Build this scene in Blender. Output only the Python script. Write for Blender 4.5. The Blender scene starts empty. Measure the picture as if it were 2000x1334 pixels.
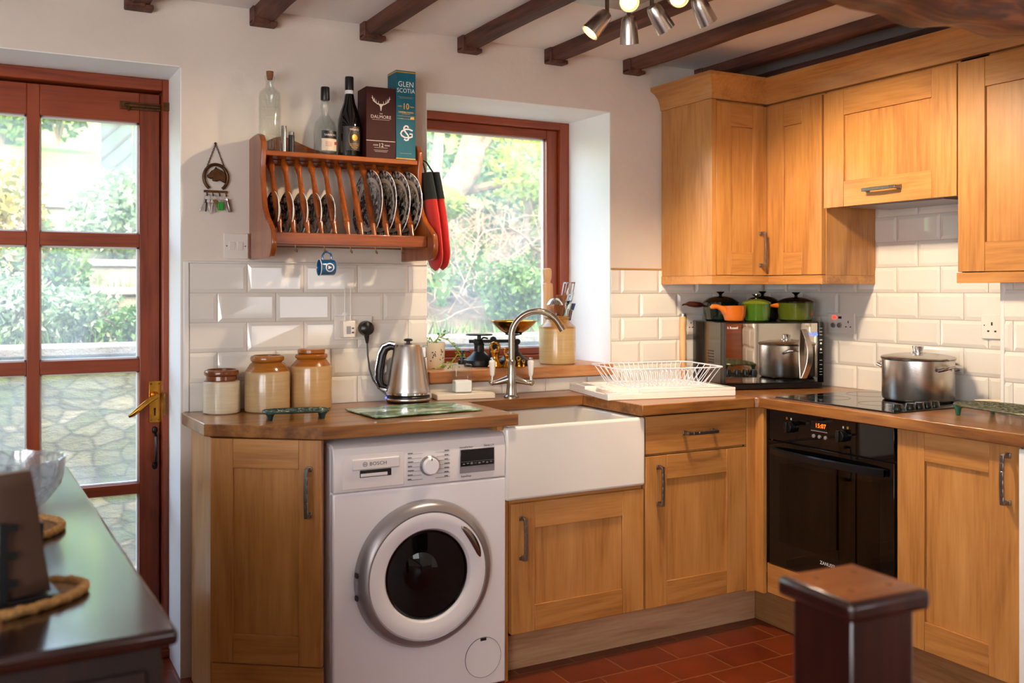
import bpy, bmesh, math, random
from mathutils import Vector, Matrix
PI = math.pi
SC = bpy.context.scene
COL = SC.collection

# ------------------------------------------------------------------ camera, sky, sun, big lights, exposure
cam_d = bpy.data.cameras.new('camera')
cam = bpy.data.objects.new('camera', cam_d); COL.objects.link(cam)
cam.location = (0, 0, 1.32)
cam.rotation_euler = (PI/2, 0, -math.radians(28.58))
cam_d.sensor_width = 36; cam_d.lens = 34.06
cam_d.shift_y = -0.0505
cam_d.clip_start = 0.05; cam_d.clip_end = 200
cam_d.dof.use_dof = True; cam_d.dof.focus_distance = 3.5; cam_d.dof.aperture_fstop = 2.8
SC.camera = cam

world = bpy.data.worlds.new('sky'); SC.world = world; world.use_nodes = True
wn = world.node_tree.nodes; wl = world.node_tree.links
bg = wn['Background']; sky = wn.new('ShaderNodeTexSky'); sky.sky_type = 'NISHITA'
sky.sun_disc = False; sky.sun_elevation = math.radians(48); sky.sun_rotation = math.radians(200)
sky.air_density = 1.0; sky.dust_density = 2.0
tint = wn.new('ShaderNodeMixRGB'); tint.blend_type = 'MULTIPLY'; tint.inputs[0].default_value = 1.0; tint.inputs[2].default_value = (1.12, 1.0, 0.84, 1)
wl.new(sky.outputs[0], tint.inputs[1]); wl.new(tint.outputs[0], bg.inputs[0]); bg.inputs[1].default_value = 2.1

def light(kind, name, loc, rot, energy, color, **kw):
    d = bpy.data.lights.new(name, kind); d.energy = energy; d.color = color
    for k, v in kw.items(): setattr(d, k, v)
    o = bpy.data.objects.new(name, d); COL.objects.link(o); o.location = loc; o.rotation_euler = rot
    return o
def aim(v):
    return Vector(v).to_track_quat('-Z', 'Y').to_euler()
# sun over the house roof, lighting the bank behind the kitchen
light('SUN', 'sun', (0, -5, 12), aim((-0.30, 0.42, -1.0)), 5.0, (1.0, 0.95, 0.86), angle=0.02)
# left pair: fill lamps added for soft light; rear: the window mirrored in tiles
light('AREA', 'side_fill', (-2.12, 0.3, 1.45), aim((1, 0.25, 0.55)), 62, (0.88, 0.94, 1.0), shape='RECTANGLE', size=1.6, size_y=1.3)
light('AREA', 'second_side_fill', (-2.12, -1.5, 1.30), aim((1, 0.75, 0.0)), 78, (1.0, 0.95, 0.91), shape='RECTANGLE', size=1.8, size_y=1.5)
light('AREA', 'rear_window_daylight', (2.62, -2.5, 1.30), aim((-0.15, 1, 0.2)), 8, (0.95, 0.97, 1.0), shape='RECTANGLE', size=0.95, size_y=0.8)

SC.view_settings.view_transform = 'Standard'; SC.view_settings.look = 'None'
SC.view_settings.gamma = 1.0; SC.view_settings.exposure = 0.5
try:
    SC.view_settings.use_curve_mapping = False
    SC.cycles.use_denoising = True
    SC.cycles.max_bounces = 12; SC.cycles.diffuse_bounces = 6; SC.cycles.transmission_bounces = 10; SC.cycles.transparent_max_bounces = 16
    SC.cycles.caustics_reflective = False; SC.cycles.caustics_refractive = False
    SC.cycles.sample_clamp_indirect = 6.0
except Exception: pass

# ------------------------------------------------------------------ materials
MATS = {}
def srgb(h):
    h = h.lstrip('#'); v = [int(h[i:i+2], 16)/255 for i in (0, 2, 4)]
    return tuple((c/12.92 if c <= 0.04045 else ((c+0.055)/1.055)**2.4) for c in v) + (1,)
def newmat(name):
    m = bpy.data.materials.new(name); m.use_nodes = True; MATS[name] = m
    nt = m.node_tree; return m, nt, nt.nodes, nt.links, nt.nodes['Principled BSDF']
def setp(b, **k):
    names = dict(col='Base Color', rough='Roughness', metal='Metallic', coat='Coat Weight', coatr='Coat Roughness', trans='Transmission Weight', ior='IOR', ec='Emission Color', es='Emission Strength', alpha='Alpha', sss='Subsurface Weight', spec='Specular IOR Level', sheen='Sheen Weight', aniso='Anisotropic')
    for a, v in k.items(): b.inputs[names[a]].default_value = v
def ramp(n, l, src, stops, mode='LINEAR'):
    r = n.new('ShaderNodeValToRGB'); r.color_ramp.interpolation = mode
    while len(r.color_ramp.elements) < len(stops): r.color_ramp.elements.new(0.5)
    for e, (p, c) in zip(r.color_ramp.elements, stops): e.position = p; e.color = c
    l.new(src, r.inputs[0]); return r
def coords(n, l, scale=(1, 1, 1), rot=(0, 0, 0), kind='Object'):
    t = n.new('ShaderNodeTexCoord'); m = n.new('ShaderNodeMapping'); m.inputs['Scale'].default_value = scale; m.inputs['Rotation'].default_value = rot
    l.new(t.outputs[kind], m.inputs[0]); return m.outputs[0]
def noise(n, l, vec, scale, detail=4, rough=0.5, dist=0):
    x = n.new('ShaderNodeTexNoise'); x.inputs['Scale'].default_value = scale; x.inputs['Detail'].default_value = detail
    x.inputs['Roughness'].default_value = rough; x.inputs['Distortion'].default_value = dist
    if vec: l.new(vec, x.inputs['Vector'])
    return x
def bump(n, l, b, h, strength=0.2, dist=0.002):
    x = n.new('ShaderNodeBump'); x.inputs['Strength'].default_value = strength; x.inputs['Distance'].default_value = dist
    l.new(h, x.inputs['Height']); l.new(x.outputs[0], b.inputs['Normal']); return x
def plain(name, h, rough=0.5, metal=0, var=0.0, vs=30, bmp=0.0, bs=200, **k):
    m, nt, n, l, b = newmat(name); c = srgb(h); setp(b, col=c, rough=rough, metal=metal, **k)
    if var:
        v = coords(n, l); x = noise(n, l, v, vs)
        lo = tuple(a*(1-var) for a in c[:3])+(1,); hi = tuple(min(1, a*(1+var)) for a in c[:3])+(1,)
        r = ramp(n, l, x.outputs[0], [(0.3, lo), (0.7, hi)]); l.new(r.outputs[0], b.inputs['Base Color'])
    if bmp:
        v = coords(n, l); x = noise(n, l, v, bs); bump(n, l, b, x.outputs[0], bmp, 0.002)
    return m
def wood(name, dark, mid, light_, axis='Z', rough=0.4, fine=95, coat=0.0, bmp=0.12, figure=7.0, knots=False):
    m, nt, n, l, b = newmat(name)
    s = [1, 1, 1]; s['XYZ'.index(axis)] = 0.055
    v = coords(n, l, tuple(s)); v2 = coords(n, l, tuple(max(q, 0.16) for q in s))
    f = noise(n, l, v, fine, 5, 0.6); g = noise(n, l, v2, figure, 3, 0.55, 1.6)
    mx = n.new('ShaderNodeMath'); mx.operation = 'MULTIPLY_ADD'; l.new(f.outputs[0], mx.inputs[0]); mx.inputs[1].default_value = 0.42
    m2 = n.new('ShaderNodeMath'); m2.operation = 'MULTIPLY'; l.new(g.outputs[0], m2.inputs[0]); m2.inputs[1].default_value = 0.6
    l.new(m2.outputs[0], mx.inputs[2])
    r = ramp(n, l, mx.outputs[0], [(0.34, srgb(dark)), (0.5, srgb(mid)), (0.68, srgb(light_))])
    l.new(r.outputs[0], b.inputs['Base Color']); setp(b, rough=rough, coat=coat, coatr=0.12)
    bump(n, l, b, f.outputs[0], bmp, 0.0012)
    return m
OD, OM, OL = '#9c6533', '#b98043', '#c99255'
for ax in 'XYZ': wood('oak_'+ax, OD, OM, OL, ax, rough=0.38, coat=0.15)
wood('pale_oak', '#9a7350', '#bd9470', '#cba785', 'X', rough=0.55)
wood('shaded_oak_y', '#7a5433', '#9a6f45', '#a9804f', 'Y', rough=0.5)  # plinth oak darkened in its colour for the shade under the right-hand units
for ax in 'XY': wood('worktop_'+ax, '#5a3315', '#875526', '#a9733a', ax, rough=0.3, coat=0.35, figure=9, fine=70)
wood('wet_oak', '#4a3a22', '#7d6640', '#a38a5c', 'X', rough=0.35, figure=10)
for ax in 'XZ': wood('red_wood_'+ax, '#662109', '#8c3a18', '#9e4923', ax, rough=0.35, coat=0.25, bmp=0.06, figure=4)
for ax in 'XYZ': wood('pine_'+ax, '#62290a', '#8a420f', '#a8591c', ax, rough=0.28, coat=0.4, figure=6)
wood('beam_wood', '#2c1710', '#573326', '#7a4c3a', 'Y', rough=0.7, bmp=0.9, fine=60)
wood('old_oak', '#1a0d07', '#6b3414', '#ad5f26', 'X', rough=0.5, bmp=1.0, fine=60, figure=16)
wood('dark_table', '#0f0504', '#240d09', '#37150e', 'Y', rough=0.22, coat=0.8, bmp=0.05)
wood('dark_carcass', '#0c0404', '#1c0a07', '#2a110c', 'Z', rough=0.5, bmp=0.05)
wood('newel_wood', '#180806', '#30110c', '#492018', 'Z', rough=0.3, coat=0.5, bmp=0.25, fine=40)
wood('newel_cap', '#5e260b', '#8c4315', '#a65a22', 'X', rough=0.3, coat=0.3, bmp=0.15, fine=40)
wood('beech', '#b98350', '#d9a876', '#e8c297', 'Z', rough=0.5)
wood('spoon_wood', '#6d3d1d', '#8e5428', '#a86c3a', 'Z', rough=0.5)
wood('sill_oak', '#7c4a24', '#b07544', '#cf9c6b', 'X', rough=0.4, figure=12, fine=60)

# painted plaster with a faint trowelled unevenness
def plaster(name, h, h2, bs=6, st=0.35):
    m, nt, n, l, b = newmat(name); v = coords(n, l); x = noise(n, l, v, 2.2, 5, 0.6)
    r = ramp(n, l, x.outputs[0], [(0.35, srgb(h)), (0.65, srgb(h2))]); l.new(r.outputs[0], b.inputs['Base Color']); setp(b, rough=0.72)
    y = noise(n, l, v, bs, 6, 0.6); bump(n, l, b, y.outputs[0], st, 0.012)
plaster('wall_paint', '#d8cdc1', '#e1d7cc')
plaster('ceiling_paint', '#f1f0ee', '#f6f5f3', 4, 0.25)
plaster('reveal_paint', '#f0f1ee', '#f5f6f4', 5, 0.25)
plain('tile_glaze', '#e4e0d8', rough=0.07, var=0.03, vs=5, bmp=0.05, bs=14, coat=0.3)
plain('grout', '#c9c0b2', rough=0.85)
plain('trim_white', '#e6e4df', rough=0.3)
plain('trim_strip', '#b98a55', rough=0.5)
plain('white_plastic', '#e8e2da', rough=0.3)
plain('black_plastic', '#0d0d0e', rough=0.3)
plain('dark_slot', '#1a1613', rough=0.7)
plain('appliance_white', '#efedf3', rough=0.28, coat=0.2)
plain('appliance_panel', '#e4dfe0', rough=0.35)
plain('silver_plastic', '#9d9a9e', rough=0.3, metal=0.55)
plain('grey_print', '#55504e', rough=0.5)
plain('ceramic_white', '#efece6', rough=0.06, coat=0.5)
plain('ceramic_cream', '#ddd3c0', rough=0.25)
plain('chrome', '#d8d8da', rough=0.08, metal=1)
plain('brushed_steel', '#cdc8c2', rough=0.27, metal=1, bmp=0.08, bs=300)
plain('nickel', '#a99f91', rough=0.24, metal=1)
plain('pewter', '#8f867e', rough=0.3, metal=1)
plain('black_iron', '#14171a', rough=0.35, metal=0.3)
plain('brass', '#c98f35', rough=0.22, metal=1, var=0.15, vs=40)
plain('old_brass', '#8a6a34', rough=0.4, metal=1, var=0.3, vs=60)
plain('bronze', '#5c3c1e', rough=0.45, metal=0.7, var=0.35, vs=70, bmp=0.5, bs=120)
plain('black_glass', '#030405', rough=0.03, spec=0.5)
plain('hob_glass', '#060606', rough=0.05, spec=0.8)
plain('mirror_door', '#d8d2c8', rough=0.015, metal=1)
plain('oven_handle', '#26282c', rough=0.22, metal=0.6)
plain('verdigris', '#565b45', rough=0.35, metal=0.3, var=0.5, vs=60)
plain('green_leg', '#1f6b57', rough=0.25, metal=0.2, coat=0.3)
plain('dark_verdigris', '#27413a', rough=0.35, metal=0.3, var=0.4, vs=60)
plain('dark_grip', '#3a1a10', rough=0.3)
plain('green_enamel', '#3b5f16', rough=0.1, coat=0.6)
plain('olive_enamel', '#4c5618', rough=0.1, coat=0.6)
plain('olive_lid', '#5d6a1c', rough=0.12, coat=0.6)
plain('dark_green_enamel', '#16291f', rough=0.1, coat=0.6)
plain('black_enamel', '#0f1210', rough=0.14, coat=0.5)
plain('orange_enamel', '#c4661a', rough=0.12, coat=0.6)
plain('orange_handle', '#c66a1e', rough=0.3)
plain('blue_enamel', '#17598c', rough=0.12, coat=0.6)
plain('red_fabric', '#c41a10', rough=0.8, bmp=0.4, bs=400, sheen=0.3)
plain('dark_fabric', '#1d2220', rough=0.9, bmp=0.4, bs=400)
plain('cork', '#8a5a3a', rough=0.9, var=0.3, vs=200)
plain('maroon_card', '#3a100c', rough=0.6, spec=0.25, var=0.1, vs=20)
plain('teal_card', '#0a5f70', rough=0.55, spec=0.3, var=0.08, vs=20)
plain('print_cream', '#d9cfc2', rough=0.5)
plain('print_gold', '#c99a3e', rough=0.35, metal=0.6)
plain('print_white', '#e8eaea', rough=0.5)
plain('print_brown', '#4a3a2c', rough=0.5)
plain('print_red', '#b02a1c', rough=0.5)
plain('label_cream', '#cfc4b0', rough=0.6)
plain('label_dark', '#2b241f', rough=0.45)
plain('wax_black', '#0b0b0c', rough=0.35)
plain('green_tag', '#0a9a28', rough=0.35)
plain('rust_stain', '#b07a45', rough=0.9)
plain('rope', '#a67b46', rough=0.85, var=0.3, vs=120, bmp=0.8, bs=160)
plain('woven_mat', '#7c5a34', rough=0.85, var=0.35, vs=150, bmp=0.6, bs=200)
plain('paper', '#a2958c', rough=0.8)
plain('paper_brown', '#4c352a', rough=0.8, var=0.1, vs=12)
plain('leaf_green', '#5f8a25', rough=0.5, var=0.4, vs=30)
plain('leaf_yellow', '#a8b02c', rough=0.5, var=0.3, vs=30)
plain('soap_white', '#fbfbfa', rough=0.4)
plain('shadow_gap', '#1c1009', rough=0.9)
plain('carcass', '#6d4522', rough=0.7)
plain('rubber', '#0a0a0a', rough=0.7)
plain('wire_white', '#dfe3ee', rough=0.25)
plain('blue_plastic', '#1c3a6a', rough=0.4)

def emis(name, h, s):
    m, nt, n, l, b = newmat(name); setp(b, col=srgb(h), ec=srgb(h), es=s, rough=0.5); return m
emis('orange_digits', '#ff5a10', 3.0); emis('blue_digits', '#3566ff', 2.5); emis('red_neon', '#ff2a18', 3.0); emis('bulb', '#ffd08a', 4.5); emis('blue_led', '#4a50ff', 4.0)

def glass(name, tint=(1, 1, 1), haze=0.0, refl=1.0):
    m, nt, n, l, b = newmat(name); n.remove(b); out = n['Material Output']
    t = n.new('ShaderNodeBsdfTransparent'); t.inputs[0].default_value = tint+(1,)
    g = n.new('ShaderNodeBsdfGlossy'); g.inputs['Roughness'].default_value = 0.02
    fr = n.new('ShaderNodeLayerWeight'); fr.inputs[0].default_value = 0.5; pw = n.new('ShaderNodeMath'); pw.operation = 'POWER'; l.new(fr.outputs['Facing'], pw.inputs[0]); pw.inputs[1].default_value = 4.0
    mm = n.new('ShaderNodeMath'); mm.operation = 'MULTIPLY_ADD'; l.new(pw.outputs[0], mm.inputs[0]); mm.inputs[1].default_value = 0.45*refl; mm.inputs[2].default_value = 0.035*refl
    mx = n.new('ShaderNodeMixShader'); l.new(mm.outputs[0], mx.inputs[0]); l.new(t.outputs[0], mx.inputs[1]); l.new(g.outputs[0], mx.inputs[2])
    last = mx.outputs[0]
    if haze:
        d = n.new('ShaderNodeBsdfTranslucent'); d.inputs[0].default_value = (0.95, 0.97, 1, 1)
        v = coords(n, l); x = noise(n, l, v, 3.0, 5, 0.6); r = ramp(n, l, x.outputs[0], [(0.35, (haze*0.3,)*3+(1,)), (0.7, (haze,)*3+(1,))])
        m3 = n.new('ShaderNodeMixShader'); l.new(r.outputs[0], m3.inputs[0]); l.new(last, m3.inputs[1]); l.new(d.outputs[0], m3.inputs[2]); last = m3.outputs[0]
    l.new(last, out.inputs[0]); return m
glass('window_glass', haze=0.15); glass('door_glass', haze=0.17)
def realglass(name, h, rough=0.02, ior=1.45):
    m, nt, n, l, b = newmat(name); setp(b, col=srgb(h), trans=1.0, rough=rough, ior=ior); return m
glass('clear_bottle', (0.95, 0.97, 0.96), haze=0.012, refl=1.6); glass('crystal', (0.9, 0.94, 0.97), haze=0.3, refl=2.5); 
_n = MATS['crystal'].node_tree.nodes; _l = MATS['crystal'].node_tree.links
_v = _n.new('ShaderNodeTexVoronoi'); _v.feature = 'DISTANCE_TO_EDGE'; _v.inputs['Scale'].default_value = 42; _l.new(_n.new('ShaderNodeTexCoord').outputs['Object'], _v.inputs[0])
_r = ramp(_n, _l, _v.outputs['Distance'], [(0.0, (0.6, 0.65, 0.7, 1)), (0.12, (0.95, 0.97, 1, 1))])
for q_ in _n:
    if q_.bl_idname == 'ShaderNodeBsdfTransparent': _l.new(_r.outputs[0], q_.inputs[0])
realglass('smoke_glass', '#30302e')
plain('wine_glass', '#070806', rough=0.05, coat=0.5)
realglass('board_edge', '#7fbf9c')

# printed / patterned surfaces
def floor_mat():
    m, nt, n, l, b = newmat('quarry_tiles'); v = coords(n, l, (1, 1, 1)); br = n.new('ShaderNodeTexBrick')
    l.new(v, br.inputs['Vector']); br.inputs['Scale'].default_value = 1.0; br.inputs['Brick Width'].default_value = 0.23; br.inputs['Row Height'].default_value = 0.153
    br.inputs['Mortar Size'].default_value = 0.0035; br.inputs['Mortar Smooth'].default_value = 0.3
    br.inputs['Color1'].default_value = srgb('#6a260c'); br.inputs['Color2'].default_value = srgb('#7c3214'); br.inputs['Mortar'].default_value = srgb('#8a5432')
    x = noise(n, l, v, 9, 5); mx = n.new('ShaderNodeMixRGB'); mx.blend_type = 'MULTIPLY'; mx.inputs[0].default_value = 0.7
    r = ramp(n, l, x.outputs[0], [(0.3, (0.55, 0.5, 0.48, 1)), (0.7, (1, 1, 1, 1))]); l.new(br.outputs[0], mx.inputs[1]); l.new(r.outputs[0], mx.inputs[2])
    l.new(mx.outputs[0], b.inputs['Base Color']); setp(b, rough=0.32)
    inv = n.new('ShaderNodeMath'); inv.operation = 'SUBTRACT'; inv.inputs[0].default_value = 1; l.new(br.outputs['Fac'], inv.inputs[1])
    bump(n, l, b, inv.outputs[0], 0.5, 0.004)
floor_mat()
def stoneware(name, body, glz, zc, soft=0.004):
    m, nt, n, l, b = newmat(name); t = n.new('ShaderNodeTexCoord'); s = n.new('ShaderNodeSeparateXYZ'); l.new(t.outputs['Object'], s.inputs[0])
    x = noise(n, l, coords(n, l, (1, 1, 14)), 9, 4); xx = noise(n, l, t.outputs['Object'], 14, 2)
    a = n.new('ShaderNodeMath'); a.operation = 'MULTIPLY_ADD'; l.new(xx.outputs[0], a.inputs[0]); a.inputs[1].default_value = 0.004; l.new(s.outputs[2], a.inputs[2])
    mr = n.new('ShaderNodeMapRange'); l.new(a.outputs[0], mr.inputs[0]); mr.inputs[1].default_value = zc; mr.inputs[2].default_value = zc+soft
    c = srgb(body); g = srgb(glz)
    rb = ramp(n, l, x.outputs[0], [(0.3, tuple(q*0.86 for q in c[:3])+(1,)), (0.7, c)]); rg = ramp(n, l, x.outputs[0], [(0.3, tuple(q*0.6 for q in g[:3])+(1,)), (0.7, g)])
    mx = n.new('ShaderNodeMixRGB'); l.new(mr.outputs[0], mx.inputs[0]); l.new(rb.outputs[0], mx.inputs[1]); l.new(rg.outputs[0], mx.inputs[2]); l.new(mx.outputs[0], b.inputs['Base Color'])
    setp(b, rough=0.22, coat=0.3)
stoneware('jar_small_glaze', '#d0c4aa', '#7a3d12', 0.108)
stoneware('jar_mid_glaze', '#c2a579', '#a8681c', 0.137)
stoneware('jar_tall_glaze', '#c8a06a', '#b0661a', 0.150)
stoneware('jar_utensil_glaze', '#d0b27a', '#c08c42', 0.150)
def plate_mat():
    m, nt, n, l, b = newmat('blue_pattern'); t = n.new('ShaderNodeTexCoord')
    mp = n.new('ShaderNodeMapping'); mp.inputs['Scale'].default_value = (1, 1, 0); l.new(t.outputs['Object'], mp.inputs[0])
    ln = n.new('ShaderNodeVectorMath'); ln.operation = 'LENGTH'; l.new(mp.outputs[0], ln.inputs[0])
    x = noise(n, l, t.outputs['Object'], 42, 3, 0.6, 1.2); vo = n.new('ShaderNodeTexVoronoi'); vo.inputs['Scale'].default_value = 60; l.new(t.outputs['Object'], vo.inputs[0])
    pat = ramp(n, l, x.outputs[0], [(0.42, srgb('#10162b')), (0.48, srgb('#3b4668')), (0.53, srgb('#d3ccc0'))])
    dense = ramp(n, l, x.outputs[0], [(0.54, srgb('#0e1325')), (0.62, srgb('#555f7c')), (0.7, srgb('#c9c2b6'))])
    ring = ramp(n, l, ln.outputs['Value'], [(0.0, (0, 0, 0, 1)), (0.082, (1, 1, 1, 1)), (0.094, (0, 0, 0, 1)), (0.123, (1, 1, 1, 1))], 'CONSTANT')
    mx = n.new('ShaderNodeMixRGB'); l.new(vo.outputs['Distance'], mx.inputs[0]); l.new(pat.outputs[0], mx.inputs[1]); l.new(dense.outputs[0], mx.inputs[2])
    m2 = n.new('ShaderNodeMixRGB'); l.new(ring.outputs[0], m2.inputs[0]); l.new(mx.outputs[0], m2.inputs[1]); m2.inputs[2].default_value = srgb('#cfc4b4'); l.new(m2.outputs[0], b.inputs['Base Color'])
    setp(b, rough=0.12, coat=0.4)
plate_mat()
def board_mat():
    m, nt, n, l, b = newmat('board_picture'); v = coords(n, l, (1, 1.6, 1)); x = noise(n, l, v, 9, 5, 0.55, 0.8)
    r = ramp(n, l, x.outputs[0], [(0.3, srgb('#1f3d2c')), (0.42, srgb('#4d7048')), (0.5, srgb('#83ab86')), (0.6, srgb('#b9d3c8')), (0.72, srgb('#7f6f4e'))]); l.new(r.outputs[0], b.inputs['Base Color']); setp(b, rough=0.2, coat=0.25)
board_mat()
def ground(name, cols, scale, bm=0.6):
    m, nt, n, l, b = newmat(name); v = coords(n, l); x = noise(n, l, v, scale, 7, 0.65)
    st = [(0.3+0.4*i/(len(cols)-1), srgb(c)) for i, c in enumerate(cols)]
    r = ramp(n, l, x.outputs[0], st); l.new(r.outputs[0], b.inputs['Base Color']); setp(b, rough=0.95); y = noise(n, l, v, scale*4, 6, 0.7); bump(n, l, b, y.outputs[0], bm, 0.04)
ground('lawn', ['#4e732b', '#70933f', '#8da459'], 1.2); ground('soil', ['#3e3223', '#5b4d37', '#73664d'], 5)
ground('mossy_stone', ['#34392b', '#686855', '#86816d', '#4f5c35'], 5); ground('concrete', ['#69645c', '#827e73', '#989389'], 4)
ground('bark', ['#4b3e2f', '#756652', '#8f816b'], 7); ground('twig_bark', ['#665543', '#8d7b66', '#a89983'], 9)
ground('shed_boards', ['#28352f', '#34443c', '#3d4e46'], 6, 0.2)
def stonewall():
    m, nt, n, l, b = newmat('rubble_wall'); v = coords(n, l, (1, 1, 2.0)); vo = n.new('ShaderNodeTexVoronoi'); vo.inputs['Scale'].default_value = 9; vo.inputs['Randomness'].default_value = 0.9
    xn = noise(n, l, v, 3, 4); ad = n.new('ShaderNodeMixRGB'); ad.inputs[0].default_value = 0.1; l.new(v, ad.inputs[1]); l.new(xn.outputs[1], ad.inputs[2]); l.new(ad.outputs[0], vo.inputs[0])
    ve = n.new('ShaderNodeTexVoronoi'); ve.feature = 'DISTANCE_TO_EDGE'; ve.inputs['Scale'].default_value = 9; ve.inputs['Randomness'].default_value = 0.9; l.new(ad.outputs[0], ve.inputs[0])
    sp = n.new('ShaderNodeSeparateColor'); l.new(vo.outputs['Color'], sp.inputs[0])
    r = ramp(n, l, sp.outputs[0], [(0.0, srgb('#6c6748')), (0.35, srgb('#8a8562')), (0.6, srgb('#6c7748')), (1.0, srgb('#a89d7c'))])
    e = ramp(n, l, ve.outputs['Distance'], [(0.0, srgb('#b0ac98')), (0.12, (1, 1, 1, 1))]); y = noise(n, l, v, 14, 6, 0.7); ry = ramp(n, l, y.outputs[0], [(0.35, (0.5, 0.55, 0.4, 1)), (0.65, (1, 1, 1, 1))])
    a = n.new('ShaderNodeMixRGB'); a.blend_type = 'MULTIPLY'; a.inputs[0].default_value = 1; l.new(r.outputs[0], a.inputs[1]); l.new(e.outputs[0], a.inputs[2])
    c = n.new('ShaderNodeMixRGB'); c.blend_type = 'MULTIPLY'; c.inputs[0].default_value = 0.8; l.new(a.outputs[0], c.inputs[1]); l.new(ry.outputs[0], c.inputs[2]); l.new(c.outputs[0], b.inputs['Base Color']); setp(b, rough=0.95)
    bump(n, l, b, y.outputs[0], 0.7, 0.05)
stonewall()
def foliage(name, a_, b_, c_, tr=0.35):
    m, nt, n, l, b = newmat(name); v = coords(n, l); x = noise(n, l, v, 6, 3); r = ramp(n, l, x.outputs[0], [(0.35, srgb(a_)), (0.5, srgb(b_)), (0.65, srgb(c_))])
    l.new(r.outputs[0], b.inputs['Base Color']); setp(b, rough=0.5); t = n.new('ShaderNodeBsdfTranslucent'); l.new(r.outputs[0], t.inputs[0])
    mx = n.new('ShaderNodeMixShader'); mx.inputs[0].default_value = tr; l.new(b.outputs[0], mx.inputs[1]); l.new(t.outputs[0], mx.inputs[2]); l.new(mx.outputs[0], n['Material Output'].inputs[0])
foliage('bush_green', '#32541c', '#4c722c', '#6b8c3e'); foliage('bush_yellow', '#727620', '#92862e', '#a0722e'); foliage('bush_pale', '#56744c', '#768f68', '#96a586')
foliage('tree_leaf', '#658020', '#849b2e', '#9ca848', 0.5); foliage('ivy', '#254126', '#3c5d36', '#58764c')

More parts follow.
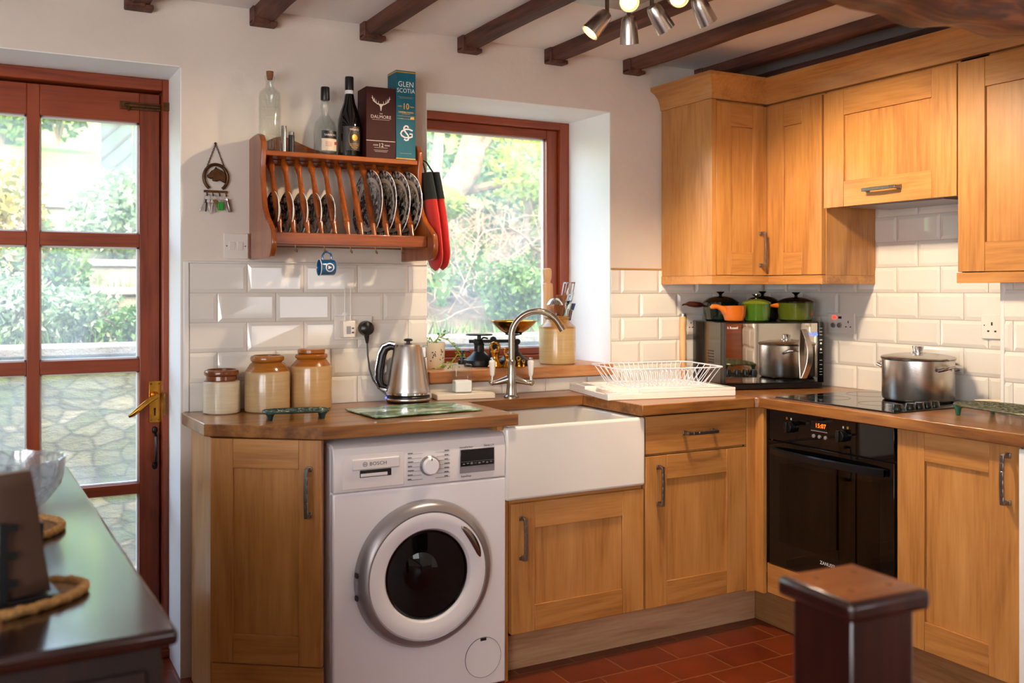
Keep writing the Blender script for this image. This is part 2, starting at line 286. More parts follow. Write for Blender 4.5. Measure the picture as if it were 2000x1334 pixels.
# ------------------------------------------------------------------ mesh builder
class MB:
    def __init__(s): s.v = []; s.f = []; s.m = []; s.mi = 0
    def add(s, vs, fs, mi=None):
        o = len(s.v); s.v += [tuple(v) for v in vs]; s.f += [tuple(i+o for i in f) for f in fs]; s.m += [s.mi if mi is None else mi]*len(fs); return s
    def box(s, x0, x1, y0, y1, z0, z1, mi=None, M=None):
        vs = [(x0, y0, z0), (x1, y0, z0), (x1, y1, z0), (x0, y1, z0), (x0, y0, z1), (x1, y0, z1), (x1, y1, z1), (x0, y1, z1)]
        if M is not None: vs = [M @ Vector(v) for v in vs]
        return s.add(vs, [(0, 3, 2, 1), (4, 5, 6, 7), (0, 1, 5, 4), (1, 2, 6, 5), (2, 3, 7, 6), (3, 0, 4, 7)], mi)
    def prism(s, poly, z0, z1, mi=None, axis='Z', M=None):
        n = len(poly)
        def P(a, b, c): return {'Z': (a, b, c), 'X': (c, a, b), 'Y': (a, c, b)}[axis]
        vs = [P(a, b, z0) for a, b in poly]+[P(a, b, z1) for a, b in poly]
        if M is not None: vs = [M @ Vector(v) for v in vs]
        return s.add(vs, [tuple(range(n))[::-1], tuple(range(n, 2*n))]+[(i, (i+1) % n, n+(i+1) % n, n+i) for i in range(n)], mi)
    def lathe(s, prof, n=32, c=(0, 0, 0), mi=None, M=None, a0=0, a1=2*PI, cap=True):
        full = abs(a1-a0-2*PI) < 1e-6; k = n if full else n+1; vs = []; fs = []
        for r, z in prof:
            for i in range(k):
                a = a0+(a1-a0)*i/n; vs.append(Vector((r*math.cos(a), r*math.sin(a), z)))
        if M is not None: vs = [M @ v for v in vs]
        vs = [v+Vector(c) for v in vs]
        for j in range(len(prof)-1):
            for i in range(n):
                a, b = i, (i+1) % k
                fs.append((j*k+a, j*k+b, (j+1)*k+b, (j+1)*k+a))
        if full and cap:
            if prof[0][0] > 1e-6: fs.append(tuple(range(n))[::-1])
            if prof[-1][0] > 1e-6: fs.append(tuple((len(prof)-1)*k+i for i in range(n)))
        return s.add(vs, fs, mi)
    def tube(s, pts, r, n=8, mi=None, closed=False, flat=1.0):
        pts = [Vector(p) for p in pts]; N = len(pts); rr = r if isinstance(r, (list, tuple)) else [r]*N
        T = []
        for i in range(N):
            if closed: t = pts[(i+1) % N]-pts[i-1]
            else: t = pts[min(i+1, N-1)]-pts[max(i-1, 0)]
            T.append(t.normalized() if t.length > 1e-9 else Vector((0, 0, 1)))
        up = Vector((0, 0, 1)) if abs(T[0].z) < 0.9 else Vector((1, 0, 0))
        u = T[0].cross(up).normalized(); vs = []
        for i in range(N):
            u = (u-T[i]*u.dot(T[i])); u = u.normalized() if u.length > 1e-6 else T[i].orthogonal().normalized()
            w = T[i].cross(u)
            for k in range(n):
                a = 2*PI*k/n; vs.append(pts[i]+(u*math.cos(a)+w*math.sin(a)*flat)*rr[i])
        fs = []
        for i in range(N if closed else N-1):
            j = (i+1) % N
            for k in range(n): fs.append((i*n+k, i*n+(k+1) % n, j*n+(k+1) % n, j*n+k))
        if not closed: fs += [tuple(range(n))[::-1], tuple((N-1)*n+k for k in range(n))]
        return s.add(vs, fs, mi)
    def sphere(s, c, r, n=16, mi=None, sc=(1, 1, 1)):
        pr = [(math.sin(PI*i/(n//2))*r, -math.cos(PI*i/(n//2))*r) for i in range(n//2+1)]; pr[0] = (1e-7, -r); pr[-1] = (1e-7, r)
        return s.lathe(pr, n, c, mi, Matrix.Diagonal((sc[0], sc[1], sc[2])))
    def build(s, name, mats, parent=None, bevel=0, seg=2, smooth=35, loc=None, rot=None, solid=0, sub=0):
        me = bpy.data.meshes.new(name); me.from_pydata(s.v, [], s.f)
        if isinstance(mats, str): mats = [mats]
        for m in mats: me.materials.append(MATS[m])
        for p, i in zip(me.polygons, s.m): p.material_index = i
        bm = bmesh.new(); bm.from_mesh(me); bmesh.ops.remove_doubles(bm, verts=bm.verts, dist=1e-6); bmesh.ops.recalc_face_normals(bm, faces=bm.faces); bm.to_mesh(me); bm.free()
        if smooth:
            for p in me.polygons: p.use_smooth = True
            try: me.set_sharp_from_angle(angle=math.radians(smooth))
            except Exception: pass
        o = bpy.data.objects.new(name, me); COL.objects.link(o)
        if parent is not None: o.parent = parent
        if loc: o.location = loc
        if rot: o.rotation_euler = rot
        if solid:
            q = o.modifiers.new('s', 'SOLIDIFY'); q.thickness = solid; q.offset = 0
        if bevel:
            q = o.modifiers.new('b', 'BEVEL'); q.width = bevel; q.segments = seg; q.limit_method = 'ANGLE'; q.angle_limit = math.radians(40)
            try: q.harden_normals = False
            except Exception: pass
        if sub:
            q = o.modifiers.new('d', 'SUBSURF'); q.levels = sub; q.render_levels = sub
        return o
def tag(o, label, cat, group=None):
    o['label'] = label; o['category'] = cat
    if group: o['group'] = group
    return o
def thing(name, label, cat, loc=(0, 0, 0), rz=0, group=None):
    o = bpy.data.objects.new(name, None); COL.objects.link(o); o.location = loc; o.rotation_euler = (0, 0, rz); o.empty_display_size = 0.05
    return tag(o, label, cat, group)
def struct(name, mb, mats, parent=None, **k):
    o = mb.build(name, mats, parent, **k)
    if parent is None: o['kind'] = 'structure'
    return o
def dup(o, parent=None, loc=None, rot=None, label=None, mats=None):
    c = o.copy(); COL.objects.link(c)
    if parent is not None: c.parent = parent
    if loc is not None: c.location = loc
    if rot is not None: c.rotation_euler = rot
    if label: c['label'] = label
    for ch in list(o.children): dup(ch, c)
    return c
def text(name, body, size, mat, parent, loc, rot=(PI/2, 0, 0), ext=0.0002, align='CENTER', sx=1.0, shear=0):
    cu = bpy.data.curves.new(name, 'FONT'); cu.body = body; cu.size = size; cu.extrude = ext; cu.align_x = align; cu.align_y = 'CENTER'; cu.shear = shear; cu.space_character = 1.05
    cu.materials.append(MATS[mat]); cu.resolution_u = 4; tmp = bpy.data.objects.new(name+'_curve', cu); COL.objects.link(tmp)
    dg = bpy.context.evaluated_depsgraph_get(); me = bpy.data.meshes.new_from_object(tmp.evaluated_get(dg)); bpy.data.objects.remove(tmp)
    o = bpy.data.objects.new(name, me); COL.objects.link(o); o.parent = parent; o.location = loc; o.rotation_euler = rot; o.scale = (sx, 1, 1)
    return o
def arc(cx, cy, r, a0, a1, n):
    return [(cx+r*math.cos(a0+(a1-a0)*i/n), cy+r*math.sin(a0+(a1-a0)*i/n)) for i in range(n+1)]
# ------------------------------------------------------------------ the room shell
YB, XR, ZC = 3.424, 3.216, 2.305
# back wall with the garden door and the window (thick cottage wall)
w = MB(); Y1 = 3.86
w.box(-2.25, -0.30, YB, Y1, 0, 2.45); w.box(-0.30, 0.587, YB, Y1, 2.078, 2.45)
w.box(0.587, 1.49, YB, Y1, 0, 2.45); w.box(1.49, 2.342, YB, Y1, 0, 0.957); w.box(1.49, 2.342, YB, Y1, 2.078, 2.45); w.box(2.342, 3.6, YB, Y1, 0, 2.45)
struct('wall_back', w, 'wall_paint', smooth=0)
r = MB()   # white painted reveals, a skim coat on the inside of the openings
r.box(0.584, 0.5871, YB-0.0005, 3.662, 0, 2.078); r.box(-0.30, 0.587, YB-0.0005, 3.662, 2.0755, 2.0785)
r.box(2.339, 2.3425, YB-0.0005, 3.75, 1.0, 2.078); r.box(1.49, 2.342, YB-0.0005, 3.75, 2.0755, 2.0785)
r.box(1.4895, 1.4925, YB-0.0005, 3.75, 1.0, 2.078)
struct('trim_1', r, 'reveal_paint', smooth=0)
struct('wall_right', MB().box(XR, 3.6, -2.6, YB, 0, 2.45), 'wall_paint', smooth=0)
struct('wall_left', MB().box(-2.45, -2.2, -2.6, Y1, 0, 2.45), 'wall_paint', smooth=0)
struct('wall_rear', MB().box(-2.45, 3.6, -2.85, -2.6, 0, 2.45), 'wall_paint', smooth=0)
struct('floor', MB().box(-2.45, 3.6, -2.85, Y1, -0.12, 0), 'quarry_tiles', smooth=0)
struct('ceiling', MB().box(-2.45, 3.6, -2.85, Y1, ZC, 2.5), 'ceiling_paint', smooth=0)
# low partition that steps out beside the hob, and the white nib under it
p = MB(); p.box(2.99, XR, 1.0, 2.058, 0, ZC)
struct('wall_return', p, 'reveal_paint', bevel=0.006)
p = MB(); p.box(2.63, 2.988, 1.3, 1.762, 0, 0.86, M=Matrix.Identity(4))
struct('wall_nib', p, 'reveal_paint', bevel=0.004)

# ceiling joists with their end blocks
random.seed(3)
def joist(i, xc, y0=-2.5, w=0.037, zb=2.262):
    m = MB(); N = 26
    for s in range(N):
        a = y0+(YB-0.03-y0)*s/N; b = y0+(YB-0.03-y0)*(s+1)/N
    secs = []
    for s in range(N+1):
        y = y0+(YB-0.02-y0)*s/N; d = [random.uniform(-.0035, .0035) for _ in range(4)]
        secs.append([(xc-w+d[0], y, ZC+0.01), (xc-w+0.004+d[1], y, zb+0.006+d[2]), (xc-w+0.012, y, zb+d[2]), (xc+w-0.012, y, zb+d[3]), (xc+w-0.003+d[1], y, zb+0.006+d[3]), (xc+w+d[0], y, ZC+0.01)])
    k = 6; vs = [v for s in secs for v in s]; fs = []
    for s in range(N):
        for j in range(k-1): fs.append((s*k+j, s*k+j+1, (s+1)*k+j+1, (s+1)*k+j))
    fs += [tuple(range(k)), tuple(N*k+j for j in range(k))[::-1]]
    m.add(vs, fs)
    o = struct('trim_%d' % i, m, 'beam_wood')
    b = MB(); b.box(xc-w-0.008, xc+w-0.02, YB-0.05, YB+0.01, 2.25, ZC+0.005); b.box(xc-w-0.008, xc+w+0.006, YB-0.045, YB+0.01, 2.245, 2.262)
    struct('joist_hanger', b, 'beam_wood', o, bevel=0.004)
for i, xc in enumerate((-1.15, -0.75, -0.35, 0.05, 0.45, 0.862, 1.267, 1.667, 2.061, 2.452, 2.84, 3.15)): joist(i+2, xc)

# the old bowed oak beam over the opening to the kitchen
m = MB(); N = 44; vs = []; fs = []; k = 10
random.seed(8)
for s in range(N+1):
    x = 0.9+2.3*s/N; t = (x-1.55)
    zb = 1.932+0.03*max(0, (1.62-x)/0.15)**1.3*(x < 1.62)-0.012*math.sin((x-1.5)*4.4)+0.006*math.sin(x*23)
    zt = 2.035+0.006*math.sin(x*9)
    yb = 1.5+0.008*math.sin(x*15); yf = 1.375+0.02*math.sin(x*5.5+1)+0.008*math.sin(x*31)
    ch = 0.02+0.012*math.sin(x*7)
    sec = [(yb, zt), (yb, zb+0.012), (yb-0.012, zb), ((yb+yf)/2, zb-0.004*math.sin(x*17)), (yf+ch, zb+0.004), (yf+0.006, zb+ch), (yf, zb+0.05), (yf+0.006*math.sin(x*40), zb+0.075), (yf, zt), ((yf+yb)/2, zt)]
    vs += [(x, a+random.uniform(-.002, .002), b+random.uniform(-.002, .002)) for a, b in sec]
for s in range(N):
    for j in range(k): fs.append((s*k+j, s*k+(j+1) % k, (s+1)*k+(j+1) % k, (s+1)*k+j))
fs += [tuple(range(k)), tuple(N*k+j for j in range(k))[::-1]]
m.add(vs, fs); ob = m.build('oak_lintel', 'old_oak', smooth=50); ob['kind'] = 'structure'; ob.name = 'trim_20'
struct('wall_front', MB().box(0.2, XR, 1.36, 1.49, 2.03, ZC), 'reveal_paint', smooth=0)

# ------------------------------------------------------------------ bevelled metro tiles
P_, Q_ = 0.102, 0.202
def tiles(mb, a0, a1, z0, z1, ztop, ja, place):
    """rows hang down from ztop; ja = a joint of the top row; place(a, z, h) -> xyz"""
    g = 0.0012; row = int(math.floor((ztop-z1)/P_+1e-6))
    for rI in range(row-1, 60):
        zt = ztop-rI*P_; zb = zt-P_
        if zb >= z1-1e-5: continue
        if zt <= z0+1e-5: break
        off = ja+(0.5*Q_ if rI % 2 else 0); k0 = int(math.floor((a0-off)/Q_))-1
        for k in range(k0, k0+60):
            A = off+k*Q_; B = A+Q_
            if B <= a0+1e-4: continue
            if A >= a1-1e-4: break
            xa, xb, za, zc = max(A, a0)+g, min(B, a1)-g, max(zb, z0)+g, min(zt, z1)-g
            if xb-xa < 0.006 or zc-za < 0.006: continue
            ba = 0.013 if A >= a0 else 0.0; bb = 0.013 if B <= a1 else 0.0; bz = 0.013 if zb >= z0 else 0.0; bt = 0.013 if zt <= z1 else 0.0
            if xb-xa < ba+bb+0.004: ba = bb = 0
            o = [(xa, za), (xb, za), (xb, zc), (xa, zc)]; i_ = [(xa+ba, za+bz), (xb-bb, za+bz), (xb-bb, zc-bt), (xa+ba, zc-bt)]
            jit = random.uniform(-0.0006, 0.0006)
            vs = [place(a, z, 0) for a, z in o]+[place(a, z, 0.0045) for a, z in o]+[place(a, z, 0.0085+(jit if n_ % 2 else -jit)) for n_, (a, z) in enumerate(i_)]
            fs = [(0, 1, 5, 4), (1, 2, 6, 5), (2, 3, 7, 6), (3, 0, 4, 7), (4, 5, 9, 8), (5, 6, 10, 9), (6, 7, 11, 10), (7, 4, 8, 11), (8, 9, 10, 11)]
            mb.add(vs, fs)
random.seed(5)
bk = lambda a, z, h: (a, YB-0.0015-h, z)
rt = lambda a, z, h: (XR-0.0015-h, a, z)
rn = lambda a, z, h: (2.99-0.0015-h, a, z)
t = MB(); tiles(t, 0.612, 1.49, 0.905, 1.411, 1.411, 0.807, bk); tiles(t, 1.49, 2.342, 0.905, 0.957, 1.411, 0.807, bk); tiles(t, 2.342, XR-0.01, 0.905, 1.405, 1.406, 2.392+0.0, bk)
o = struct('trim_30', t, 'tile_glaze', smooth=0)
gq = MB(); gq.box(0.605, 1.49, YB-0.003, YB+0.001, 0.9, 1.411); gq.box(1.49, 2.342, YB-0.003, YB+0.001, 0.9, 0.957); gq.box(2.342, XR, YB-0.003, YB+0.001, 0.9, 1.405); struct('grout', gq, 'grout', o, smooth=0)
e = MB(); e.box(0.592, 0.612, YB-0.012, YB, 0.905, 1.417); e.box(0.592, 1.49, YB-0.012, YB, 1.411, 1.419); struct('edge_trim', e, 'trim_white', o, bevel=0.004)
e = MB(); e.box(2.342, XR-0.01, YB-0.009, YB, 1.405, 1.413); struct('top_strip', e, 'trim_strip', o, bevel=0.002)
t = MB(); tiles(t, 2.07, YB-0.01, 0.905, 1.75, 1.308+P_*4, 2.671+0.5*Q_, rt); o = struct('trim_31', t, 'tile_glaze', smooth=0)
struct('grout', MB().box(XR-0.003, XR+0.001, 2.06, YB, 0.9, 1.75), 'grout', o, smooth=0)
t = MB(); tiles(t, 1.3, 2.047, 0.905, 1.345, 1.218+P_*2, 2.018-Q_, rn); o = struct('trim_32', t, 'tile_glaze', smooth=0)
struct('grout', MB().box(2.987, 2.991, 1.3, 2.05, 0.9, 1.345), 'grout', o, smooth=0)
e = MB(); e.box(2.978, 2.992, 2.045, 2.062, 0.905, 1.345); struct('edge_trim', e, 'trim_white', o, bevel=0.004)

# ------------------------------------------------------------------ garden door
def bars(xs, zs, x0, x1, z0, z1, ya, yb):
    """leaf with openings: xs, zs = list of (lo, hi) openings; returns stiles (vertical) and rails (horizontal)"""
    V = MB(); cur = x0
    for lo, hi in xs+[(x1, None)]: V.box(cur, lo, ya, yb, z0, z1); cur = hi
    H = MB()
    for lo, hi in xs:
        cur = z0
        for a, b in zs+[(z1, None)]: H.box(lo, hi, ya+0.001, yb-0.001, cur, a); cur = b
    return V, H
DX = [(-0.203, 0.127), (0.168, 0.482+0.008)]; DZ = [(0.19, 0.588), (0.624, 1.027), (1.073, 1.473), (1.520, 1.921)]
d = MB(); d.box(0.562, 0.5845, 3.655, 3.76, 0, 2.075); d.box(-0.30, -0.283, 3.655, 3.76, 0, 2.075)
door = struct('door_1', d, 'red_wood_Z', bevel=0.003)
struct('head_jamb', MB().box(-0.283, 0.562, 3.655, 3.76, 2.034, 2.075), 'red_wood_X', door, bevel=0.003)
struct('threshold', MB().box(-0.30, 0.587, 3.64, 3.86, 0.001, 0.03), 'red_wood_X', door, bevel=0.003)
V, H = bars(DX, DZ, -0.281, 0.560, 0.03, 2.028, 3.70, 3.744)
struct('door_stop', MB().box(0.546, 0.5625, 3.7445, 3.759, 0.03, 2.034).box(-0.283, 0.546, 3.7445, 3.759, 2.016, 2.0345), 'red_wood_Z', door)
leaf = struct('door_leaf', V, 'red_wood_Z', door, bevel=0.003); struct('rail', H, 'red_wood_X', leaf, bevel=0.002)
for (a, b) in DX:
    for (c, e_) in DZ:
        g = MB().box(a+0.001, b-0.001, 3.720, 3.724, c+0.001, e_-0.001); pn = struct('glass_pane', g, 'door_glass', door, smooth=0)
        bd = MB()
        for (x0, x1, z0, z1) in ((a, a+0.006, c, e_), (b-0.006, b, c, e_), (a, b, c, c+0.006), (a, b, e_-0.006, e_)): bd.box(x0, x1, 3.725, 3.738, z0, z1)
        struct('bright_glazing_bead', bd, 'reveal_paint', pn, smooth=0)  # white bead colour stands for sun coming through the pane edges
pl = MB(); pl.box(0.522, 0.562, 3.6955, 3.701, 0.84, 0.99)
pl = struct('lock_plate', pl, 'brass', door, bevel=0.001)
for z in (0.85, 0.98):
    for x in (0.529, 0.555): pl2 = MB().sphere((x, 3.695, z), 0.003, 8).build('screw', 'old_brass', pl)
MB().box(0.539, 0.545, 3.694, 3.696, 0.865, 0.885).sphere((0.542, 3.6955, 0.889), 0.0045, 8).build('keyhole', 'dark_slot', pl)
h = MB(); h.lathe([(0.013, 0), (0.012, 0.01), (0.008, 0.02), (0.008, 0.045)], 16, M=Matrix.Rotation(PI/2, 3, 'X'), c=(0.542, 3.695, 0.94))
h.tube([(0.542, 3.652, 0.94), (0.520, 3.648, 0.928), (0.49, 3.645, 0.905), (0.462, 3.645, 0.880), (0.448, 3.648, 0.872)], [0.009, 0.0095, 0.009, 0.0085, 0.005], 10)
h.build('lever_handle', 'brass', door)
h = MB(); h.tube([(0.542, 3.695, 0.80), (0.542, 3.668, 0.79), (0.542, 3.658, 0.75), (0.542, 3.668, 0.705), (0.542, 3.695, 0.695)], [0.006, 0.006, 0.0045, 0.006, 0.006], 8)
for z in (0.812, 0.684): h.sphere((0.542, 3.697, z), 0.014, 12, sc=(0.7, 0.3, 1))
h.build('pull_handle', 'black_iron', door)
h = MB(); h.box(0.425, 0.562, 3.692, 3.7, 1.965, 1.992); h.tube([(0.44, 3.688, 1.979), (0.56, 3.688, 1.979)], 0.007, 8); h.tube([(0.452, 3.688, 1.979), (0.452, 3.68, 1.958)], 0.005, 8); h.box(0.5635, 0.587, 3.645, 3.655, 1.963, 1.992)
h.build('door_bolt', 'bronze', door, bevel=0.001)
h = MB(); h.box(0.5635, 0.572, 3.646, 3.654, 0.87, 0.95); h.build('strike_plate', 'old_brass', door)

# ------------------------------------------------------------------ window over the sink
f = MB(); f.box(1.492, 1.54, 3.749, 3.86, 1.008, 2.0755); f.box(2.292, 2.339, 3.749, 3.86, 1.008, 2.0755)
win = struct('window_1', f, 'red_wood_Z', bevel=0.003)
f = MB(); f.box(1.54, 2.292, 3.749, 3.86, 2.043, 2.0755); f.box(1.54, 2.292, 3.749, 3.86, 1.008, 1.03); struct('window_frame', f, 'red_wood_X', win, bevel=0.003)
f = MB(); f.box(1.54, 1.60, 3.775, 3.82, 1.03, 2.043); f.box(2.236, 2.292, 3.775, 3.82, 1.03, 2.043); sash = struct('sash', f, 'red_wood_Z', win, bevel=0.004)
f = MB(); f.box(1.60, 2.236, 3.776, 3.819, 2.002, 2.043); f.box(1.60, 2.236, 3.776, 3.819, 1.03, 1.062); struct('sash_rail', f, 'red_wood_X', sash, bevel=0.004)
struct('glass_pane', MB().box(1.601, 2.235, 3.795, 3.799, 1.063, 2.001), 'window_glass', win, smooth=0)
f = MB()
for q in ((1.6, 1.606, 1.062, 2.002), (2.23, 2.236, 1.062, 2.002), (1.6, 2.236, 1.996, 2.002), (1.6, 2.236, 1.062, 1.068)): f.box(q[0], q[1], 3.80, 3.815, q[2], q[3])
struct('bright_glazing_bead', f, 'reveal_paint', win, smooth=0)
s_ = MB(); s_.box(1.4925, 2.3395, 3.396, 3.749, 0.960, 1.007); o = s_.build('window_sill', 'sill_oak', win, bevel=0.004)

# ------------------------------------------------------------------ electrical points on the walls
def socket_plate(name, label, x0, x1, z0, z1, yy=3.414, th=0.008):
    cx, cz = (x0+x1)/2, (z0+z1)/2
    t = thing(name, label, 'light switch' if 'switch' in name else 'socket', (cx, yy, cz))
    MB().box(x0-cx, x1-cx, -th, 0.0, z0-cz, z1-cz).build('face_plate', 'white_plastic', t, bevel=0.002); return t
t = socket_plate('light_switch', 'white double light switch left of the wooden plate rack', 0.727, 0.811, 1.428, 1.516, YB)
for x in (-0.014, 0.014):
    MB().prism([(-0.0082, -0.0145), (-0.0125, 0.0145), (-0.006, 0.0145), (-0.006, -0.0145)], x-0.010, x+0.010, axis='X').build('rocker', 'white_plastic', t, bevel=0.001)
for x in (-0.032, 0.032): MB().sphere((x, -0.008, 0), 0.0022, 8).build('screw', 'dark_slot', t)
t = socket_plate('double_socket', 'white double socket on the tiles above the stoneware jars, kettle plugged in', 1.119, 1.265, 1.137, 1.225)
for x in (-0.012, 0.012): MB().box(x-0.005, x+0.005, -0.0105, -0.007, 0.016, 0.036).build('rocker', 'white_plastic', t, bevel=0.001)
m = MB()
for dx, dz, ww, hh in ((0, 0.006, 0.002, 0.004), (-0.011, -0.012, 0.004, 0.002), (0.011, -0.012, 0.004, 0.002)): m.box(-0.03+dx-ww, -0.03+dx+ww, -0.0085, -0.0079, dz-hh, dz+hh)
m.build('socket_holes', 'dark_slot', t)
t = thing('timer_plug', 'small white plug-in thermostat with two antennas in the left socket', 'plug', (1.165, 3.4055, 1.178))
MB().box(-0.026, 0.020, -0.042, 0, -0.032, 0.030).build('body', 'white_plastic', t, bevel=0.004)
MB().box(-0.014, 0.002, -0.0435, -0.041, -0.018, 0.010).build('screen', 'silver_plastic', t)
MB().box(0.006, 0.014, -0.0432, -0.041, -0.016, -0.010).box(0.006, 0.014, -0.0432, -0.041, 0.0, 0.005).build('button', 'grey_print', t)
for x, h_ in ((-0.010, 0.155), (0.012, 0.158)): MB().tube([(x, -0.012, 0.028), (x, -0.012, h_)], [0.0018, 0.0012], 6).build('antenna', 'white_plastic', t)
# kettle plug with its flex
t = thing('kettle_plug', 'round black plug and flex leading down to the kettle', 'plug', (1.236, 3.4055, 1.178))
m = MB(); m.lathe([(0.027, 0), (0.028, 0.012), (0.025, 0.03), (0.015, 0.038), (1e-4, 0.04)], 20, M=Matrix.Rotation(PI/2, 3, 'X')); m.tube([(0, -0.018, -0.015), (0.002, -0.018, -0.055)], [0.012, 0.005], 8); m.build('plug_body', 'black_plastic', t)
m = MB(); m.tube([(0.002, -0.018, -0.05), (0.004, -0.02, -0.10), (0.010, -0.022, -0.15), (0.022, -0.026, -0.19), (0.045, -0.035, -0.225), (0.07, -0.05, -0.248), (0.09, -0.06, -0.258)], 0.0032, 8); m.build('flex', 'black_plastic', t)
# single socket behind the microwave
t = thing('single_socket', 'white socket in the corner between the upright pole and the microwave', 'socket', (2.795, 3.414, 1.165))
MB().box(-0.05, 0.036, -0.008, 0, -0.043, 0.043).build('face_plate', 'white_plastic', t, bevel=0.002)
m = MB(); m.box(-0.035, -0.031, -0.0086, -0.008, 0.004, 0.012); m.box(-0.044, -0.037, -0.0086, -0.008, -0.014, -0.010); m.box(-0.028, -0.021, -0.0086, -0.008, -0.014, -0.010); m.build('socket_holes', 'dark_slot', t)
# on the right wall (local -Y faces the room)
t = thing('cooker_switch', 'white cooker switch with red neon on the tiles right of the microwave', 'switch', (3.2065, 2.948, 1.177), -PI/2)
MB().box(-0.073, 0.073, -0.009, 0, -0.043, 0.043).build('face_plate', 'white_plastic', t, bevel=0.002)
MB().box(-0.045, -0.025, -0.0115, -0.008, 0.020, 0.031).build('neon', 'red_neon', t)
MB().box(-0.012, 0.004, -0.0115, -0.008, 0.020, 0.030).build('rocker', 'dark_slot', t)
for x in (-0.04, -0.006): MB().lathe([(0.012, 0), (0.010, 0.007), (1e-4, 0.008)], 16, M=Matrix.Rotation(PI/2, 3, 'X'), c=(x, -0.009, -0.008)).build('knob', 'silver_plastic', t)
m = MB(); m.box(0.038, 0.043, -0.0096, -0.009, 0.002, 0.012); m.box(0.025, 0.032, -0.0096, -0.009, -0.016, -0.011); m.box(0.049, 0.056, -0.0096, -0.009, -0.016, -0.011); m.build('socket_holes', 'dark_slot', t)
t = thing('single_socket', 'white socket on the right-hand tiled wall above the saucepan', 'socket', (3.2065, 2.245, 1.185), -PI/2)
MB().box(-0.043, 0.043, -0.009, 0, -0.043, 0.043).build('face_plate', 'white_plastic', t, bevel=0.002)
m = MB(); m.box(-0.003, 0.003, -0.0096, -0.009, 0.006, 0.018); m.box(-0.018, -0.010, -0.0096, -0.009, -0.018, -0.012); m.box(0.010, 0.018, -0.0096, -0.009, -0.018, -0.012); m.box(-0.032, -0.028, -0.0096, -0.009, 0.004, 0.008); m.build('socket_holes', 'dark_slot', t)

# ------------------------------------------------------------------ cabinets
def handle(parent, cx, cz, L, vert, yf, name='handle', mat='pewter'):
    """bracket-foot bar handle, yf = y of the door face (local -Y is the room)"""
    m = MB(); a = L/2
    def B(u0, u1, y0, y1, w):
        if vert: m.box(cx-w, cx+w, y0, y1, cz+u0, cz+u1)
        else: m.box(cx+u0, cx+u1, y0, y1, cz-w, cz+w)
    for s in (-1, 1):
        lo, hi = sorted((s*a, s*(a-0.016))); B(lo, hi, yf-0.005, yf, 0.0085)
        lo, hi = sorted((s*(a-0.002), s*(a-0.013))); B(lo, hi, yf-0.026, yf-0.004, 0.006)
    n = 6
    for i in range(n):
        u0 = -a+0.004+(L-0.008)*i/n; u1 = -a+0.004+(L-0.008)*(i+1)/n; q = 0.004*math.sin(PI*(i+0.5)/n); B(u0-0.001, u1+0.001, yf-0.032-q, yf-0.025-q, 0.0062)
    return m.build(name, mat, parent, bevel=0.0012)
def door_panel(parent, x0, x1, z0, z1, yf, st=0.088, rl=0.09, name='door', th=0.02):
    """shaker door: stiles full height, rails between, recessed panel"""
    m = MB(); ya, yb = yf, yf+th
    m.box(x0, x0+st, ya, yb, z0, z1, 0); m.box(x1-st, x1, ya, yb, z0, z1, 0)
    m.box(x0+st+0.0004, x1-st-0.0004, ya+0.0004, yb, z0, z0+rl, 1); m.box(x0+st+0.0004, x1-st-0.0004, ya+0.0004, yb, z1-rl, z1, 1)
    m.box(x0+st, x1-st, ya+0.0085, yb-0.003, z0+rl, z1-rl, 0)
    return m.build(name, ['oak_Z', 'oak_X'], parent, bevel=0.0009, seg=1)
# angled end unit
ax, ay, bx, by = 0.614, 3.075, 0.903, 2.862
ang = math.atan2(by-ay, bx-ax); LN = math.hypot(bx-ax, by-ay)
t = thing('corner_cabinet', 'angled oak base cabinet at the left end of the worktop, beside the washing machine', 'cabinet', (ax, ay, 0), ang)
Ri = Matrix.Rotation(-ang, 3, 'Z')
def loc2(x, y): v = Ri @ Vector((x-ax, y-ay, 0)); return (v.x, v.y)
poly = [loc2(*q) for q in ((0.616, 3.40), (0.616, 3.088), (0.902, 2.878), (0.904, 3.40))]
MB().prism(poly, 0.0, 0.862).build('body', 'oak_Z', t)
d1 = door_panel(t, 0.002, LN-0.002, 0.172, 0.862, -0.004, st=0.072, rl=0.09)
handle(d1, LN-0.04, 0.705, 0.155, True, -0.004)
MB().box(0.004, LN, 0.0, 0.014, 0.0, 0.168).build('plinth', 'oak_X', t, bevel=0.001)
# sink unit
t = thing('sink_cabinet', 'oak base cabinet with one wide door directly under the white sink', 'cabinet', (1.553, 2.858, 0))
W = 0.55
m = MB(); m.box(0, 0.018, 0.022, 0.55, 0.15, 0.608); m.box(W-0.018, W, 0.022, 0.55, 0.15, 0.608); m.box(0, W, 0.022, 0.55, 0.15, 0.168); m.box(0, W, 0.53, 0.55, 0.15, 0.608); m.box(0, W, 0.018, 0.05, 0.585, 0.608); m.build('body', 'oak_X', t)
d1 = door_panel(t, 0.001, W-0.002, 0.16, 0.598, 0, st=0.092, rl=0.088); handle(d1, 0.040, 0.482, 0.150, True, 0)
# oak upright between the washer and the sink
o = MB().box(1.538, 1.551, 2.875, 3.39, 0, 0.608).box(1.506, 1.5285, 2.868, 3.39, 0.8485, 0.8655).build('end_panel', 'oak_Z', bevel=0.001); tag(o, 'narrow upright oak panel between the washing machine and the sink', 'panel')
